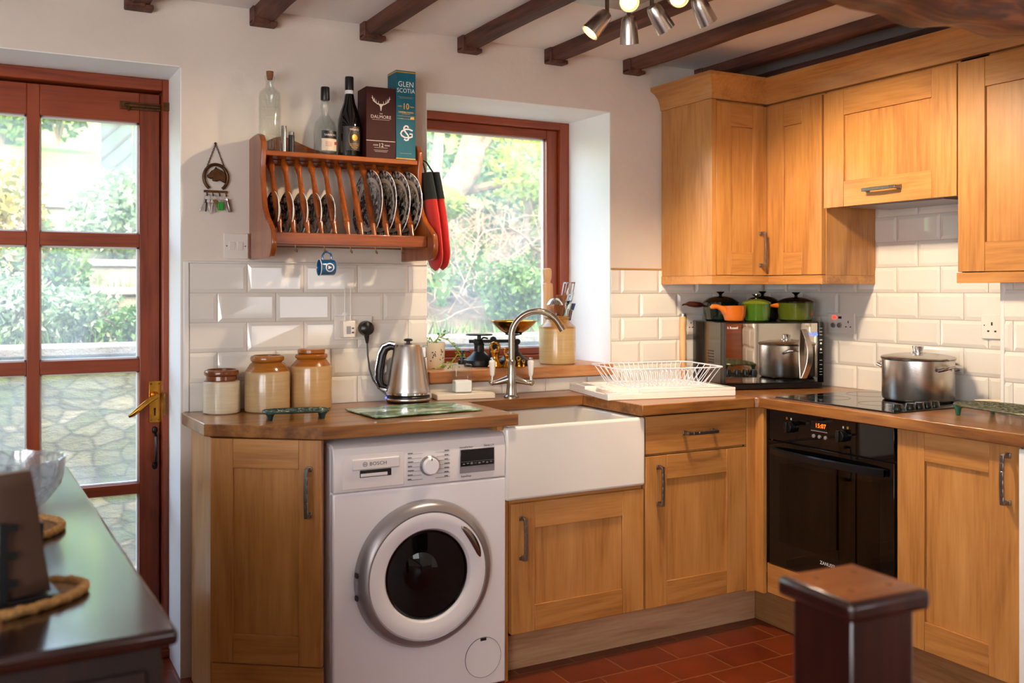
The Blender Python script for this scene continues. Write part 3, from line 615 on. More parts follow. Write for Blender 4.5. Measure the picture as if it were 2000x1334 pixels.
# drawer unit
t = thing('drawer_cabinet', 'oak base cabinet with a drawer over a door, right of the sink', 'cabinet', (2.108, 2.858, 0))
W = 0.482
m = MB(); m.box(0.001, 0.018, 0.022, 0.55, 0.15, 0.864); m.box(W-0.018, W, 0.022, 0.55, 0.15, 0.864); m.box(0.018, W-0.018, 0.022, 0.55, 0.15, 0.168); m.box(0.018, W-0.018, 0.53, 0.55, 0.15, 0.864); m.box(0.018, W-0.018, 0.022, 0.5, 0.71, 0.728); m.build('body', 'oak_Z', t)
dr = MB().box(0.002, W-0.002, 0, 0.02, 0.722, 0.858).build('drawer', 'oak_X', t, bevel=0.0012); handle(dr, 0.246, 0.788, 0.152, False, 0)
d1 = door_panel(t, 0.002, W-0.002, 0.16, 0.712, 0, st=0.096, rl=0.088); handle(d1, 0.058, 0.604, 0.150, True, 0)
# corner filler posts
t = thing('corner_filler', 'oak corner filler post between the drawer cabinet and the oven', 'panel', (2.592, 2.858, 0))
MB().box(0, 0.06, 0, 0.018, 0.15, 0.864).box(0.042, 0.06, -0.045, 0, 0.15, 0.864).build('post', 'oak_Z', t, bevel=0.001)
# oven housing + right base unit, local x runs towards the camera
XF = 2.652
t = thing('oven_housing', 'oak cabinet frame that holds the black built-in oven', 'cabinet', (XF, 2.81, 0), -PI/2)
W = 0.60
m = MB(); m.box(0, W, 0, 0.02, 0.155, 0.268); m.build('drawer_front', 'oak_X', t, bevel=0.001)
m = MB(); m.box(0, 0.006, 0.02, 0.54, 0.15, 0.864); m.box(W-0.006, W, 0.02, 0.54, 0.15, 0.864); m.box(0.006, W-0.006, 0.02, 0.54, 0.15, 0.272); m.build('body', 'oak_Z', t)
t = thing('built_in_oven', 'black built-in electric oven under the hob', 'oven', (XF, 2.802, 0.275), -PI/2)
W = 0.588
MB().box(0.002, W-0.002, 0.02, 0.5, 0.002, 0.583).build('body', 'black_plastic', t)
MB().box(0, W, -0.004, 0.02, 0.474, 0.586).build('control_panel', 'black_glass', t, bevel=0.001)
od = MB().box(0, W, -0.004, 0.02, 0.0, 0.468).build('door', 'black_glass', t, bevel=0.001)
m = MB(); m.box(0.06, W-0.06, -0.0045, -0.004, 0.09, 0.39); m.build('door_window', 'smoke_glass', od)
pts = []
for i in range(13):
    u = i/12; pts.append((0.03+u*(W-0.06), -0.014-0.03*math.sin(PI*u)**0.7, 0.432))
m = MB(); vs = []; fs = []
for (x, y, z) in pts: vs += [(x, y, z-0.014), (x, y-0.006, z-0.012), (x, y-0.008, z+0.010), (x, y+0.002, z+0.014), (x, y+0.010, z+0.004)]
for i in range(12):
    for k in range(5): fs.append((i*5+k, i*5+(k+1) % 5, (i+1)*5+(k+1) % 5, (i+1)*5+k))
fs += [(0, 1, 2, 3, 4), (64, 63, 62, 61, 60)]; m.add(vs, fs); m.box(0.03, 0.055, -0.018, 0, 0.42, 0.444); m.box(W-0.055, W-0.03, -0.018, 0, 0.42, 0.444)
m.build('handle', 'oven_handle', od)
for i, x in enumerate((0.122, 0.372)):
    k = MB(); k.lathe([(0.021, 0), (0.021, 0.006), (0.019, 0.02), (0.0185, 0.022), (1e-4, 0.022)], 24, M=Matrix.Rotation(PI/2, 3, 'X'), c=(x, -0.004, 0.532)); k.box(x-0.006, x+0.006, -0.036, -0.02, 0.512, 0.552)
    k.build('knob', 'black_plastic', t, bevel=0.001)
    MB().box(x-0.003, x+0.003, -0.0045, -0.0038, 0.558, 0.566).build('mark', 'print_white', t)
    sx = x+(-0.022 if i == 0 else 0.02)
    MB().box(sx-0.004, sx+0.004, -0.0045, -0.0038, 0.558, 0.567).build('mark', 'print_gold', t)
ds = MB().box(0.222, 0.300, -0.0055, -0.004, 0.535, 0.568).build('display', 'black_plastic', t)
text('digits', '15:07', 0.022, 'orange_digits', ds, (0.268, -0.006, 0.553))
MB().box(0.222, 0.300, -0.006, -0.0045, 0.532, 0.535).build('display_edge', 'silver_plastic', ds)
for x in (0.235, 0.263, 0.291): MB().lathe([(0.007, 0), (0.0065, 0.004), (1e-4, 0.005)], 14, M=Matrix.Rotation(PI/2, 3, 'X'), c=(x, -0.004, 0.514)).build('button', 'silver_plastic', t)
text('lettering', 'ZANUSSI', 0.017, 'print_white', od, (0.30, -0.0052, 0.062))
t = thing('base_cabinet', 'oak base cabinet with tall panelled door, right of the oven', 'cabinet', (XF, 2.208, 0), -PI/2)
W = 0.442
m = MB(); m.box(0.001, W, 0.022, 0.33, 0.15, 0.864); m.build('body', 'oak_Z', t)
d1 = door_panel(t, 0.004, W-0.002, 0.16, 0.862, 0, st=0.104, rl=0.093); handle(d1, W-0.042, 0.762, 0.155, True, 0)
# plinths
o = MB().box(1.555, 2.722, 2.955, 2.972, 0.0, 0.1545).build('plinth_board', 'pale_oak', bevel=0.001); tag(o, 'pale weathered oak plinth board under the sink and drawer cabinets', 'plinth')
o = MB().box(2.724, 2.741, 1.77, 2.972, 0.0, 0.1495).build('plinth_board', 'shaded_oak_y', bevel=0.001); tag(o, 'shaded oak plinth board under the oven and right-hand cabinet', 'plinth')

# ------------------------------------------------------------------ worktops
m = MB(); zt, zb = 0.905, 0.866
m.prism([(0.586, 3.412), (0.586, 3.375), (0.597, 3.088), (0.895, 2.838), (1.571, 2.838), (1.571, 3.222), (1.571, 3.412)], zb, zt)
m.prism([(1.571, 3.222), (2.075, 3.222), (2.075, 3.412), (1.571, 3.412)], zb, zt)
m.prism([(2.075, 2.83), (2.604, 2.83), (2.604, 3.412), (2.075, 3.412)], zb, zt)
o = m.build('worktop', ['worktop_X'], bevel=0.003); tag(o, 'long solid wood worktop under the window, cut out around the sink', 'worktop')
m = MB(); m.prism([(2.6055, 3.412), (2.6055, 2.83), (2.618, 2.818), (2.618, 1.56), (2.985, 1.56), (2.985, 2.066), (3.205, 2.066), (3.205, 3.412)], zb, zt)
o = m.build('worktop', ['worktop_Y'], bevel=0.003); tag(o, 'wooden worktop along the right wall carrying the hob and microwave', 'worktop')

# ------------------------------------------------------------------ wall cabinets
ZA, ZD0, ZD1 = 1.343, 1.381, 2.092
t = thing('wall_cabinet', 'L-shaped oak corner wall cabinet above the microwave, two doors meeting at an inside corner', 'cabinet', (2.608, 3.099, 0))
m = MB(); m.box(0, 0.298, 0.003, 0.318, ZA+0.01, ZD1+0.01); m.build('body', 'oak_Z', t)
m = MB(); m.box(0.321, 0.60, -0.318, 0.318, ZA+0.01, ZD1+0.01); m.build('body_wing', 'oak_Z', t)
m = MB(); m.box(-0.001, 0.022, -0.018, 0.3, ZA+0.036, ZD1+0.01); m.build('end_panel', 'oak_Z', t, bevel=0.001)
d1 = door_panel(t, 0.024, 0.298, ZD0, ZD1, -0.018, st=0.078, rl=0.095); handle(d1, 0.262, 1.49, 0.15, True, -0.018)
m = MB(); m.box(-0.003, 0.305, -0.022, 0.0, ZA, ZA+0.035); m.box(-0.003, 0.02, 0.0, 0.318, ZA, ZA+0.035); m.build('light_pelmet', 'oak_X', t, bevel=0.001)
d2 = door_panel(t, 0, 0.318, ZD0, ZD1, 0, st=0.108, rl=0.095); d2.location = (0.300, -0.003, 0); d2.rotation_euler = (0, 0, -PI/2)
m = MB(); m.box(0.301, 0.322, -0.322, -0.022, ZA, ZA+0.035); m.box(0.322, 0.60, -0.325, -0.303, ZA, ZA+0.035); m.build('light_pelmet', 'oak_Y', t, bevel=0.001)
m = MB(); m.box(0.322, 0.60, -0.325, -0.3185, ZA+0.0355, ZD1); m.build('side_panel', 'oak_Z', t, bevel=0.001)
t = thing('hood_cabinet', 'short oak wall cabinet with lift-up door hiding the cooker hood', 'cabinet', (2.908, 2.77, 0), -PI/2)
m = MB(); m.box(0.001, 0.597, 0.022, 0.30, 1.665, ZD1+0.01); m.build('body', 'oak_Z', t)
MB().box(0.08, 0.5, 0.06, 0.28, 1.640, 1.665).build('hood_vent', 'silver_plastic', t, bevel=0.002)
d1 = door_panel(t, 0.002, 0.597, 1.641, ZD1, 0, st=0.1, rl=0.098); handle(d1, 0.292, 1.693, 0.158, False, 0)
t = thing('wall_cabinet', 'tall oak wall cabinet at the right edge, over the green trivet', 'cabinet', (2.908, 2.17, 0), -PI/2)
m = MB(); m.box(0.001, 0.60, 0.022, 0.078, ZA+0.01, ZD1+0.01); m.box(0.001, 0.105, 0.022, 0.30, ZA+0.01, ZD1+0.01); m.build('body', 'oak_Z', t)
door_panel(t, 0.002, 0.597, ZD0, ZD1, 0, st=0.1, rl=0.098)
m = MB(); m.box(0, 0.60, -0.004, 0.018, ZA, ZA+0.035); m.build('light_pelmet', 'oak_X', t, bevel=0.001)
# crown moulding sweeping out over the cabinets
prof = [(0.0, 2.103), (-0.002, 2.106), (-0.006, 2.13), (-0.016, 2.152), (-0.034, 2.172), (-0.052, 2.182), (-0.056, 2.186), (-0.056, 2.20), (0.03, 2.20), (0.03, 2.103)]
path = [((2.606, 3.42), (-1, 0)), ((2.606, 3.08), (-1, -1)), ((2.906, 3.08), (-1, -1)), ((2.906, 1.56), (-1, 0))]
m = MB(); vs = []; fs = []; k = len(prof)
for (x, y), (dx, dy) in path:
    for d_, z in prof: vs.append((x+(-dx)*d_*1.0, y+(-dy)*d_, z))
for i in range(3):
    for j in range(k): fs.append((i*k+j, i*k+(j+1) % k, (i+1)*k+(j+1) % k, (i+1)*k+j))
fs += [tuple(range(k)), tuple(3*k+j for j in range(k))[::-1]]
m.add(vs, fs); o = m.build('cornice', 'oak_Y', smooth=40); tag(o, 'flared oak cornice running along the top of the wall cabinets', 'moulding')
RX = Matrix.Rotation(PI/2, 3, 'X')          # lathe axis Z -> towards -Y
# ------------------------------------------------------------------ washing machine
t = thing('washing_machine', 'white front-loading washing machine under the left worktop', 'washing machine', (0.932, 2.852, 0))
W = 0.598
MB().box(0, W, 0.022, 0.55, 0.012, 0.838).box(0, W, 0.0, 0.03, 0.012, 0.695).build('body', 'appliance_white', t, bevel=0.006)
m = MB(); m.prism([(0.0, 0.6965), (-0.003, 0.80), (0.006, 0.832), (0.022, 0.843), (0.55, 0.845), (0.55, 0.82), (0.03, 0.82), (0.03, 0.6965)], 0.001, W-0.001, axis='X'); fas = m.build('control_panel', 'appliance_panel', t, bevel=0.004)
dr = MB().box(0.028, 0.232, -0.0045, 0.0, 0.705, 0.812).build('detergent_drawer', 'appliance_panel', t, bevel=0.003)
MB().prism([(0.063, 0.735), (0.212, 0.735), (0.212, 0.765), (0.063, 0.765)], -0.0049, -0.0043, axis='Y').build('grip_recess', 'appliance_panel', dr)
m = MB(); m.prism([(-0.0046, 0.762), (-0.010, 0.766), (-0.010, 0.796), (-0.0046, 0.798)], 0.060, 0.214, axis='X'); m.build('grip', 'appliance_panel', dr, bevel=0.0015)
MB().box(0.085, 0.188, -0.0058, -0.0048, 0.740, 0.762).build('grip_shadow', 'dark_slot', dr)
MB().box(0.087, 0.175, -0.0075, -0.0056, 0.742, 0.752).build('grip_lip', 'appliance_panel', dr, bevel=0.001)
text('lettering', 'BOSCH', 0.0155, 'grey_print', dr, (0.143, -0.0104, 0.781), sx=1.1)
m = MB(); m.lathe([(0.0062, 0), (0.0062, 0.0003), (0.0075, 0.0003), (0.0075, 0)], 20, M=RX, cap=False, c=(0.1, -0.0102, 0.781)); m.box(0.0965, 0.0978, -0.0106, -0.0102, 0.777, 0.785); m.box(0.1022, 0.1035, -0.0106, -0.0102, 0.777, 0.785); m.box(0.0965, 0.1035, -0.0106, -0.0102, 0.7803, 0.7817); m.build('emblem', 'grey_print', dr)
k = MB(); k.lathe([(0.031, 0), (0.031, 0.006), (0.027, 0.012), (0.0265, 0.022), (0.024, 0.0245), (1e-4, 0.025)], 36, M=RX, c=(0.318, -0.001, 0.758)); kn = k.build('program_dial', 'appliance_white', t)
MB().lathe([(0.0318, 0.0), (0.0318, 0.0075), (0.0275, 0.0125), (0.0272, 0.004)], 36, M=RX, cap=False, c=(0.318, -0.001, 0.758)).build('dial_ring', 'silver_plastic', kn)
MB().box(0.3165, 0.3195, -0.0262, -0.018, 0.776, 0.784).build('dial_mark', 'dark_slot', kn)
for sd in (0, 1):
    m = MB()
    for i in range(7):
        z = 0.716+i*0.0137
        if sd == 0: m.box(0.245, 0.284-abs(i-3)*-0.004, -0.0036, -0.0012, z, z+0.0006); m.box(0.245, 0.257+(i*7 % 5)*0.002, -0.0037, -0.0012, z+0.002, z+0.0045)
        else: m.box(0.352-abs(i-3)*0.004, 0.391, -0.0036, -0.0012, z, z+0.0006); m.box(0.372, 0.384+(i*5 % 4)*0.002, -0.0037, -0.0012, z+0.002, z+0.0045)
    m.build('programme_print', 'grey_print', t)
MB().box(0.427, 0.553, -0.0045, -0.001, 0.722, 0.800).build('display_frame', 'silver_plastic', t, bevel=0.001)
dp = MB().box(0.429, 0.551, -0.006, -0.0035, 0.744, 0.798).build('display', 'black_glass', t, bevel=0.0006)
m = MB()
for i in range(8): m.box(0.436+i*0.0142, 0.444+i*0.0142, -0.0063, -0.0058, 0.750+(i % 2)*0.002, 0.7535+(i % 3)*0.001)
m.box(0.43, 0.55, -0.0063, -0.0058, 0.7585, 0.7592); m.build('display_print', 'silver_plastic', dp)
text('lettering', 'VarioPerfect', 0.009, 'grey_print', t, (0.425, -0.0037, 0.806), align='LEFT'); text('lettering', 'Serie | 4', 0.010, 'grey_print', t, (0.515, -0.0037, 0.807), align='LEFT'); text('lettering', 'AquaStop', 0.009, 'grey_print', t, (0.43, -0.0042, 0.712), align='LEFT')
# porthole door: ring, tilted glass bowl, grip
cx, cz = 0.300, 0.418
pd = MB().lathe([(0.232, -0.012), (0.233, 0.006), (0.229, 0.026), (0.218, 0.040), (0.203, 0.046), (0.196, 0.044)], 80, M=RX, cap=False, c=(cx, 0.0, cz)).build('porthole_door', 'silver_plastic', t)
MB().lathe([(0.199, 0.0445), (0.19, 0.0465), (0.17, 0.0455), (0.148, 0.040), (0.141, 0.030), (0.139, 0.0)], 80, M=RX, cap=False, c=(cx, 0.0, cz)).build('inner_ring', 'appliance_white', pd)
MB().lathe([(0.140, 0.026), (0.13, 0.018), (0.1, -0.02), (0.06, -0.05), (1e-4, -0.06)], 60, M=RX, c=(cx, 0.0, cz)).build('glass_bowl', 'black_glass', pd)
MB().lathe([(0.1405, 0.027), (0.139, 0.032), (0.134, 0.030), (0.128, 0.016), (0.120, 0.0), (0.119, 0.008)], 60, M=RX, cap=False, c=(cx, 0.0, cz)).build('glass_rim', 'smoke_glass', pd)
MB().lathe([(0.094, -0.005), (0.096, 0.004), (0.088, 0.015), (0.06, 0.026), (1e-4, 0.032)], 48, M=RX, c=(cx-0.022, 0.0, cz+0.012)).build('glass_dome', 'black_glass', pd)
MB().lathe([(0.128, 0.014), (0.124, 0.0155), (0.119, 0.012), (0.116, 0.004)], 60, M=RX, cap=False, c=(cx+0.004, 0.0, cz-0.002)).lathe([(0.108, -0.006), (0.105, -0.003), (0.101, -0.006)], 60, M=RX, cap=False, c=(cx+0.002, 0.0, cz)).build('bowl_highlight_ring', 'silver_plastic', pd)  # silver rings added for the ring-shaped reflections in the glass
g = MB(); a0, a1 = math.radians(12), math.radians(52); n = 16; vs = []; fs = []
for i in range(n+1):
    a = a0+(a1-a0)*i/n; ww = 0.012*math.sin(PI*i/n)**0.5+0.001
    for rr, yy in ((0.182-ww, -0.0475), (0.184+ww*0.6, -0.0475)): vs.append((cx+rr*math.cos(a), yy, cz+rr*math.sin(a)))
for i in range(n): fs.append((2*i, 2*i+1, 2*i+3, 2*i+2))
g.add(vs, fs); g.build('grip_recess', 'pewter', pd, solid=0.0015)
for z in (0.375, 0.445): MB().box(cx-0.2345, cx-0.229, -0.03, -0.012, z-0.007, z+0.007).build('hinge_slot', 'dark_slot', pd)
fc = MB().lathe([(0.066, 0.0), (0.066, 0.0012), (0.0645, 0.0012), (0.0645, 0.0008), (1e-4, 0.0008)], 48, M=RX, cap=False, c=(0.513, 0.0, 0.108)).build('filter_cover', 'appliance_white', t)
MB().lathe([(0.0652, 0.0013), (0.0652, 0.0016), (0.0662, 0.0016), (0.0662, 0.0)], 48, M=RX, cap=False, c=(0.513, 0.0, 0.108)).build('seam', 'dark_slot', fc)
MB().box(0.503, 0.524, -0.0022, -0.0008, 0.163, 0.172).build('latch', 'dark_slot', fc)
for x in (0.05, W-0.05):
    for y in (0.06, 0.5): MB().lathe([(0.022, 0), (0.022, 0.006), (0.012, 0.007), (0.012, 0.014)], 12, c=(x, y, 0)).build('foot', 'black_plastic', t)

# ------------------------------------------------------------------ butler sink, tap and things round it
t = thing('butler_sink', 'deep white ceramic sink with exposed front below the window', 'sink', (1.53, 2.848, 0.612))
x1, y1, z1, th = 0.572, 0.45, 0.247, 0.026
m = MB(); o_ = [(0, 0), (x1, 0), (x1, y1), (0, y1)]; i_ = [(th, th), (x1-th, th), (x1-th, y1-th), (th, y1-th)]; q_ = [(th+.012, th+.012), (x1-th-.012, th+.012), (x1-th-.012, y1-th-.012), (th+.012, y1-th-.012)]
vs = [(a, b, 0) for a, b in o_]+[(a, b, z1) for a, b in o_]+[(a, b, z1) for a, b in i_]+[(a, b, 0.03) for a, b in q_]
fs = [(0, 3, 2, 1)]+[(i, (i+1) % 4, 4+(i+1) % 4, 4+i) for i in range(4)]+[(4+i, 4+(i+1) % 4, 8+(i+1) % 4, 8+i) for i in range(4)]+[(8+i, 8+(i+1) % 4, 12+(i+1) % 4, 12+i) for i in range(4)]+[(12, 13, 14, 15)]
m.add(vs, fs); m.build('basin', 'ceramic_white', t, bevel=0.010, seg=4)
MB().lathe([(0.042, 0.0305), (0.042, 0.034), (0.03, 0.033), (1e-4, 0.031)], 24, c=(x1/2, y1/2, 0)).build('waste', 'chrome', t)

t = thing('kitchen_tap', 'brushed nickel swan-neck tap with two white lever handles behind the sink', 'tap', (1.782, 3.275, 0.905), -math.radians(28.6))
m = MB(); m.lathe([(0.030, 0), (0.030, 0.006), (0.022, 0.012), (0.020, 0.03), (0.019, 0.05), (0.021, 0.07), (0.017, 0.095), (0.015, 0.125), (0.0155, 0.13), (0.0165, 0.14), (0.013, 0.145)], 24); m.build('body', 'nickel', t)
pts = [(0, 0, 0.14), (0, 0, 0.20), (0, 0, 0.235)]+[(0.098-0.098*math.cos(a), 0, 0.235+0.098*math.sin(a)) for a in [i*math.radians(152)/18 for i in range(1, 19)]]
e_ = Vector(pts[-1]); dd = (e_-Vector(pts[-2])).normalized(); pts.append(tuple(e_+dd*0.022))
m = MB(); m.tube(pts, 0.0122, 16); e2 = Vector(pts[-1]); m.tube([e2-dd*0.012, e2+dd*0.004], 0.0134, 16); m.build('spout', 'nickel', t)
for s in (-1, 1):
    m = MB(); m.tube([(0, 0, 0.075), (s*0.030, 0, 0.066), (s*0.058, 0, 0.058), (s*0.070, 0, 0.058)], [0.018, 0.013, 0.009, 0.010], 14); m.sphere((s*0.076, 0, 0.058), 0.012, 14); m.tube([(s*0.076, 0, 0.058), (s*0.074, 0, 0.085)], [0.008, 0.006], 10)
    arm = m.build('arm', 'nickel', t)
    m = MB(); m.lathe([(0.0065, 0), (0.0095, 0.008), (0.0125, 0.048), (0.0125, 0.056), (0.008, 0.062), (1e-4, 0.064)], 8, c=(s*0.074, 0, 0.083)); m.build('lever', 'ceramic_white', arm, smooth=20)
    MB().lathe([(0.009, 0.0), (0.009, 0.004), (0.004, 0.008), (1e-4, 0.0085)], 10, c=(s*0.074, 0, 0.1465)).build('lever_cap', 'nickel', arm)
m = MB(); m.tube([(0.0, -0.0, 0.075), (0.0, -0.004, 0.15)], [0.012, 0.009], 12); m.build('front_column', 'nickel', t)

t = thing('soap_tray', 'low cream ceramic tray under the soap dispenser beside the tap', 'tray', (1.608, 3.340, 0.905), -math.radians(9))
m = MB(); m.prism([(-0.115, -0.042), (0.115, -0.042), (0.115, 0.042), (-0.115, 0.042)], 0, 0.022); m.build('tray_body', 'ceramic_cream', t, bevel=0.003)
m = MB()
for i in range(4):
    y = -0.036+i*0.024; m.box(-0.108, 0.108, y-0.002, y+0.002, 0.022, 0.0235)
m.build('ridge', 'ceramic_cream', t, bevel=0.0006)
t = thing('soap_dispenser', 'clear soap dispenser with black pump, half full of white soap', 'soap dispenser', (1.603, 3.341, 0.9285), -math.radians(9))
MB().box(-0.034, 0.034, -0.026, 0.026, 0, 0.108).build('bottle', 'clear_bottle', t, bevel=0.006, seg=3)
MB().box(-0.0325, 0.0325, -0.0245, 0.0245, 0.002, 0.046).build('liquid_soap', 'soap_white', t, bevel=0.004)
m = MB(); m.lathe([(0.015, 0.108), (0.016, 0.112), (0.016, 0.124), (0.010, 0.127), (0.010, 0.134), (0.004, 0.136), (0.004, 0.152), (0.011, 0.154), (0.011, 0.160), (1e-4, 0.162)], 18); m.tube([(0, 0, 0.157), (0.024, -0.004, 0.157), (0.03, -0.005, 0.153)], 0.0035, 8); m.build('pump', 'black_plastic', t)

t = thing('draining_board', 'white ceramic draining board lying on the worktop right of the sink', 'draining board', (2.349, 3.150, 0.9055), -math.radians(10.5))
A, B_ = 0.272, 0.195
m = MB(); m.box(-A, A, -B_, B_, 0, 0.022); m.box(-A+0.14, A, -B_, -B_+0.03, 0.0215, 0.034); m.box(-A+0.03, A, B_-0.03, B_, 0.0215, 0.034); m.box(A-0.03, A, -B_+0.03, B_-0.03, 0.0215, 0.034); m.box(-A, -A+0.05, 0.03, B_, 0.0215, 0.034); m.box(-A, -A+0.055, -B_, -B_+0.03, 0.0215, 0.026)
m.build('board', 'ceramic_white', t, bevel=0.008, seg=3)
m = MB()
for i in range(9):
    y = -B_+0.055+i*0.034; m.box(-A+0.06, A-0.04, y-0.004, y+0.004, 0.021, 0.0255)
m.build('drain_ribs', 'ceramic_white', t, bevel=0.003)
t = thing('dish_rack', 'empty white wire dish rack standing on the draining board', 'dish rack', (2.376, 3.152, 0.9315), -math.radians(10.5))
def rrect(a, b, z, r=0.04, n=5):
    P = []
    for sx, sy, s0 in ((1, 1, 0), (-1, 1, PI/2), (-1, -1, PI), (1, -1, 1.5*PI)):
        for i in range(n+1):
            an = s0+PI/2*i/n; P.append((sx*(a-r)+r*math.cos(an), sy*(b-r)+r*math.sin(an), z))
    return P
MB().tube(rrect(0.225, 0.165, 0.084), 0.003, 6, closed=True).build('top_rim', 'wire_white', t)
MB().tube(rrect(0.165, 0.12, 0.012), 0.0022, 6, closed=True).build('bottom_rim', 'wire_white', t)
for i in range(19):
    x = -0.2+0.4*i/18; q = 0.165/0.2
    m = MB(); y0 = 0.165; hb = 0.046
    m.tube([(x, -0.165, 0.084), (x*q, -0.125, 0.014), (x*q, -0.085, 0.012), (x*q, -0.045, 0.022), (x*q, -0.030, 0.060), (x*q, -0.018, 0.066), (x*q, -0.006, 0.060), (x*q, 0.004, 0.022), (x*q, 0.03, 0.012), (x*q, 0.08, 0.012), (x*q, 0.125, 0.014), (x, 0.165, 0.084)], 0.0016, 5)
    m.build('wire', 'wire_white', t)
for s in (-1, 1):
    for y in (-0.1, -0.05, 0, 0.05, 0.1): MB().tube([(s*0.225, y, 0.084), (s*0.170, y*0.8, 0.016), (s*0.164, y*0.8, 0.011)], 0.0016, 5).build('wire', 'wire_white', t)
for sx in (-1, 1):
    for sy in (-1, 1): MB().tube([(sx*0.165, sy*0.1, 0.012), (sx*0.168, sy*0.104, 0.0)], 0.0025, 6).build('foot', 'wire_white', t)

# ------------------------------------------------------------------ stoneware, kettle, trivets, glass board
t = thing('stoneware_jar', 'small cream stoneware jar with brown glazed collar, leftmost of the three', 'jar', (0.703, 3.338, 0.905), group='stoneware jars on the worktop')
MB().lathe([(0.055, 0), (0.0605, 0.004), (0.0612, 0.02), (0.0605, 0.105), (0.058, 0.108), (0.051, 0.112), (0.050, 0.125), (0.056, 0.129), (0.0575, 0.137), (0.055, 0.144), (0.047, 0.147), (0.045, 0.140), (0.045, 0.02), (1e-4, 0.015)], 48).build('pot', 'jar_small_glaze', t)
t = thing('stoneware_jar', 'wide tan stoneware jar with thick rolled amber rim, middle of the three', 'jar', (0.852, 3.318, 0.905), group='stoneware jars on the worktop')
MB().lathe([(0.070, 0), (0.0755, 0.004), (0.0762, 0.02), (0.0760, 0.128), (0.0745, 0.135), (0.058, 0.162), (0.050, 0.168), (0.0555, 0.173), (0.0572, 0.181), (0.0545, 0.188), (0.046, 0.191), (0.044, 0.184), (0.05, 0.16), (0.068, 0.13), (0.068, 0.02), (1e-4, 0.015)], 48).build('pot', 'jar_mid_glaze', t)
t = thing('stoneware_jar', 'tall tan stoneware jar closed by an amber disc lid, nearest the socket', 'jar', (1.008, 3.322, 0.905), group='stoneware jars on the worktop')
MB().lathe([(0.064, 0), (0.070, 0.004), (0.0712, 0.02), (0.0712, 0.142), (0.070, 0.149), (0.054, 0.168), (0.0495, 0.173), (0.055, 0.177), (0.0565, 0.183), (0.054, 0.189), (0.047, 0.192), (1e-4, 0.192)], 48).build('pot', 'jar_tall_glaze', t)
MB().lathe([(0.044, 0.1925), (0.0475, 0.195), (0.0475, 0.205), (0.045, 0.208), (1e-4, 0.209)], 40).build('lid', 'jar_tall_glaze', t)

t = thing('electric_kettle', 'tapered brushed steel kettle on its base, left of the window', 'kettle', (1.375, 3.325, 0.905), -math.radians(28))
MB().lathe([(0.076, 0), (0.080, 0.006), (0.080, 0.024), (0.077, 0.028), (0.072, 0.029), (1e-4, 0.029)], 40).build('power_base', 'black_plastic', t)
MB().lathe([(0.0805, 0.010), (0.0812, 0.012), (0.0812, 0.016), (0.0805, 0.018)], 40).build('steel_band', 'brushed_steel', t)
kb = MB().lathe([(0.079, 0.030), (0.0815, 0.036), (0.081, 0.046), (0.078, 0.060), (0.0665, 0.13), (0.0545, 0.205), (0.053, 0.209), (1e-4, 0.209)], 48).build('body', 'brushed_steel', t)
MB().lathe([(0.0795, 0.0295), (0.0822, 0.032), (0.0822, 0.038), (0.079, 0.040)], 48).build('bottom_ring', 'chrome', kb)
m = MB(); m.prism([(-0.012, 0.165), (0.012, 0.165), (0.015, 0.206), (-0.015, 0.206)], 0, 0.02, axis='X', M=Matrix.Translation((0.048, 0, 0))); m.build('spout', 'brushed_steel', kb, bevel=0.003)
m = MB(); m.lathe([(0.052, 0.2085), (0.050, 0.214), (0.03, 0.2175), (0.012, 0.219)], 40); m.build('lid', 'brushed_steel', t); m = MB(); m.lathe([(0.007, 0.217), (0.007, 0.224), (0.016, 0.227), (0.017, 0.231), (0.013, 0.2345), (1e-4, 0.236)], 24); m.build('lid_knob', 'black_plastic', t)
m = MB(); m.tube([(-0.048, 0, 0.203), (-0.066, 0, 0.206), (-0.085, 0, 0.198), (-0.096, 0, 0.175), (-0.106, 0, 0.12), (-0.108, 0, 0.085), (-0.099, 0, 0.062), (-0.078, 0, 0.052)], [0.008, 0.0095, 0.0105, 0.011, 0.011, 0.0105, 0.009, 0.006], 12, flat=1.4); m.build('handle', 'black_plastic', t)
m = MB(); m.tube([(-0.05, -0.001, 0.212), (-0.068, -0.001, 0.2155), (-0.091, -0.001, 0.206), (-0.104, -0.001, 0.18), (-0.115, -0.001, 0.12), (-0.117, -0.001, 0.083), (-0.106, -0.001, 0.056), (-0.08, -0.001, 0.046)], 0.0042, 8, flat=2.4); m.build('handle_trim', 'chrome', t)
MB().sphere((-0.0795, -0.016, 0.018), 0.004, 10).build('indicator_light', 'blue_led', t)

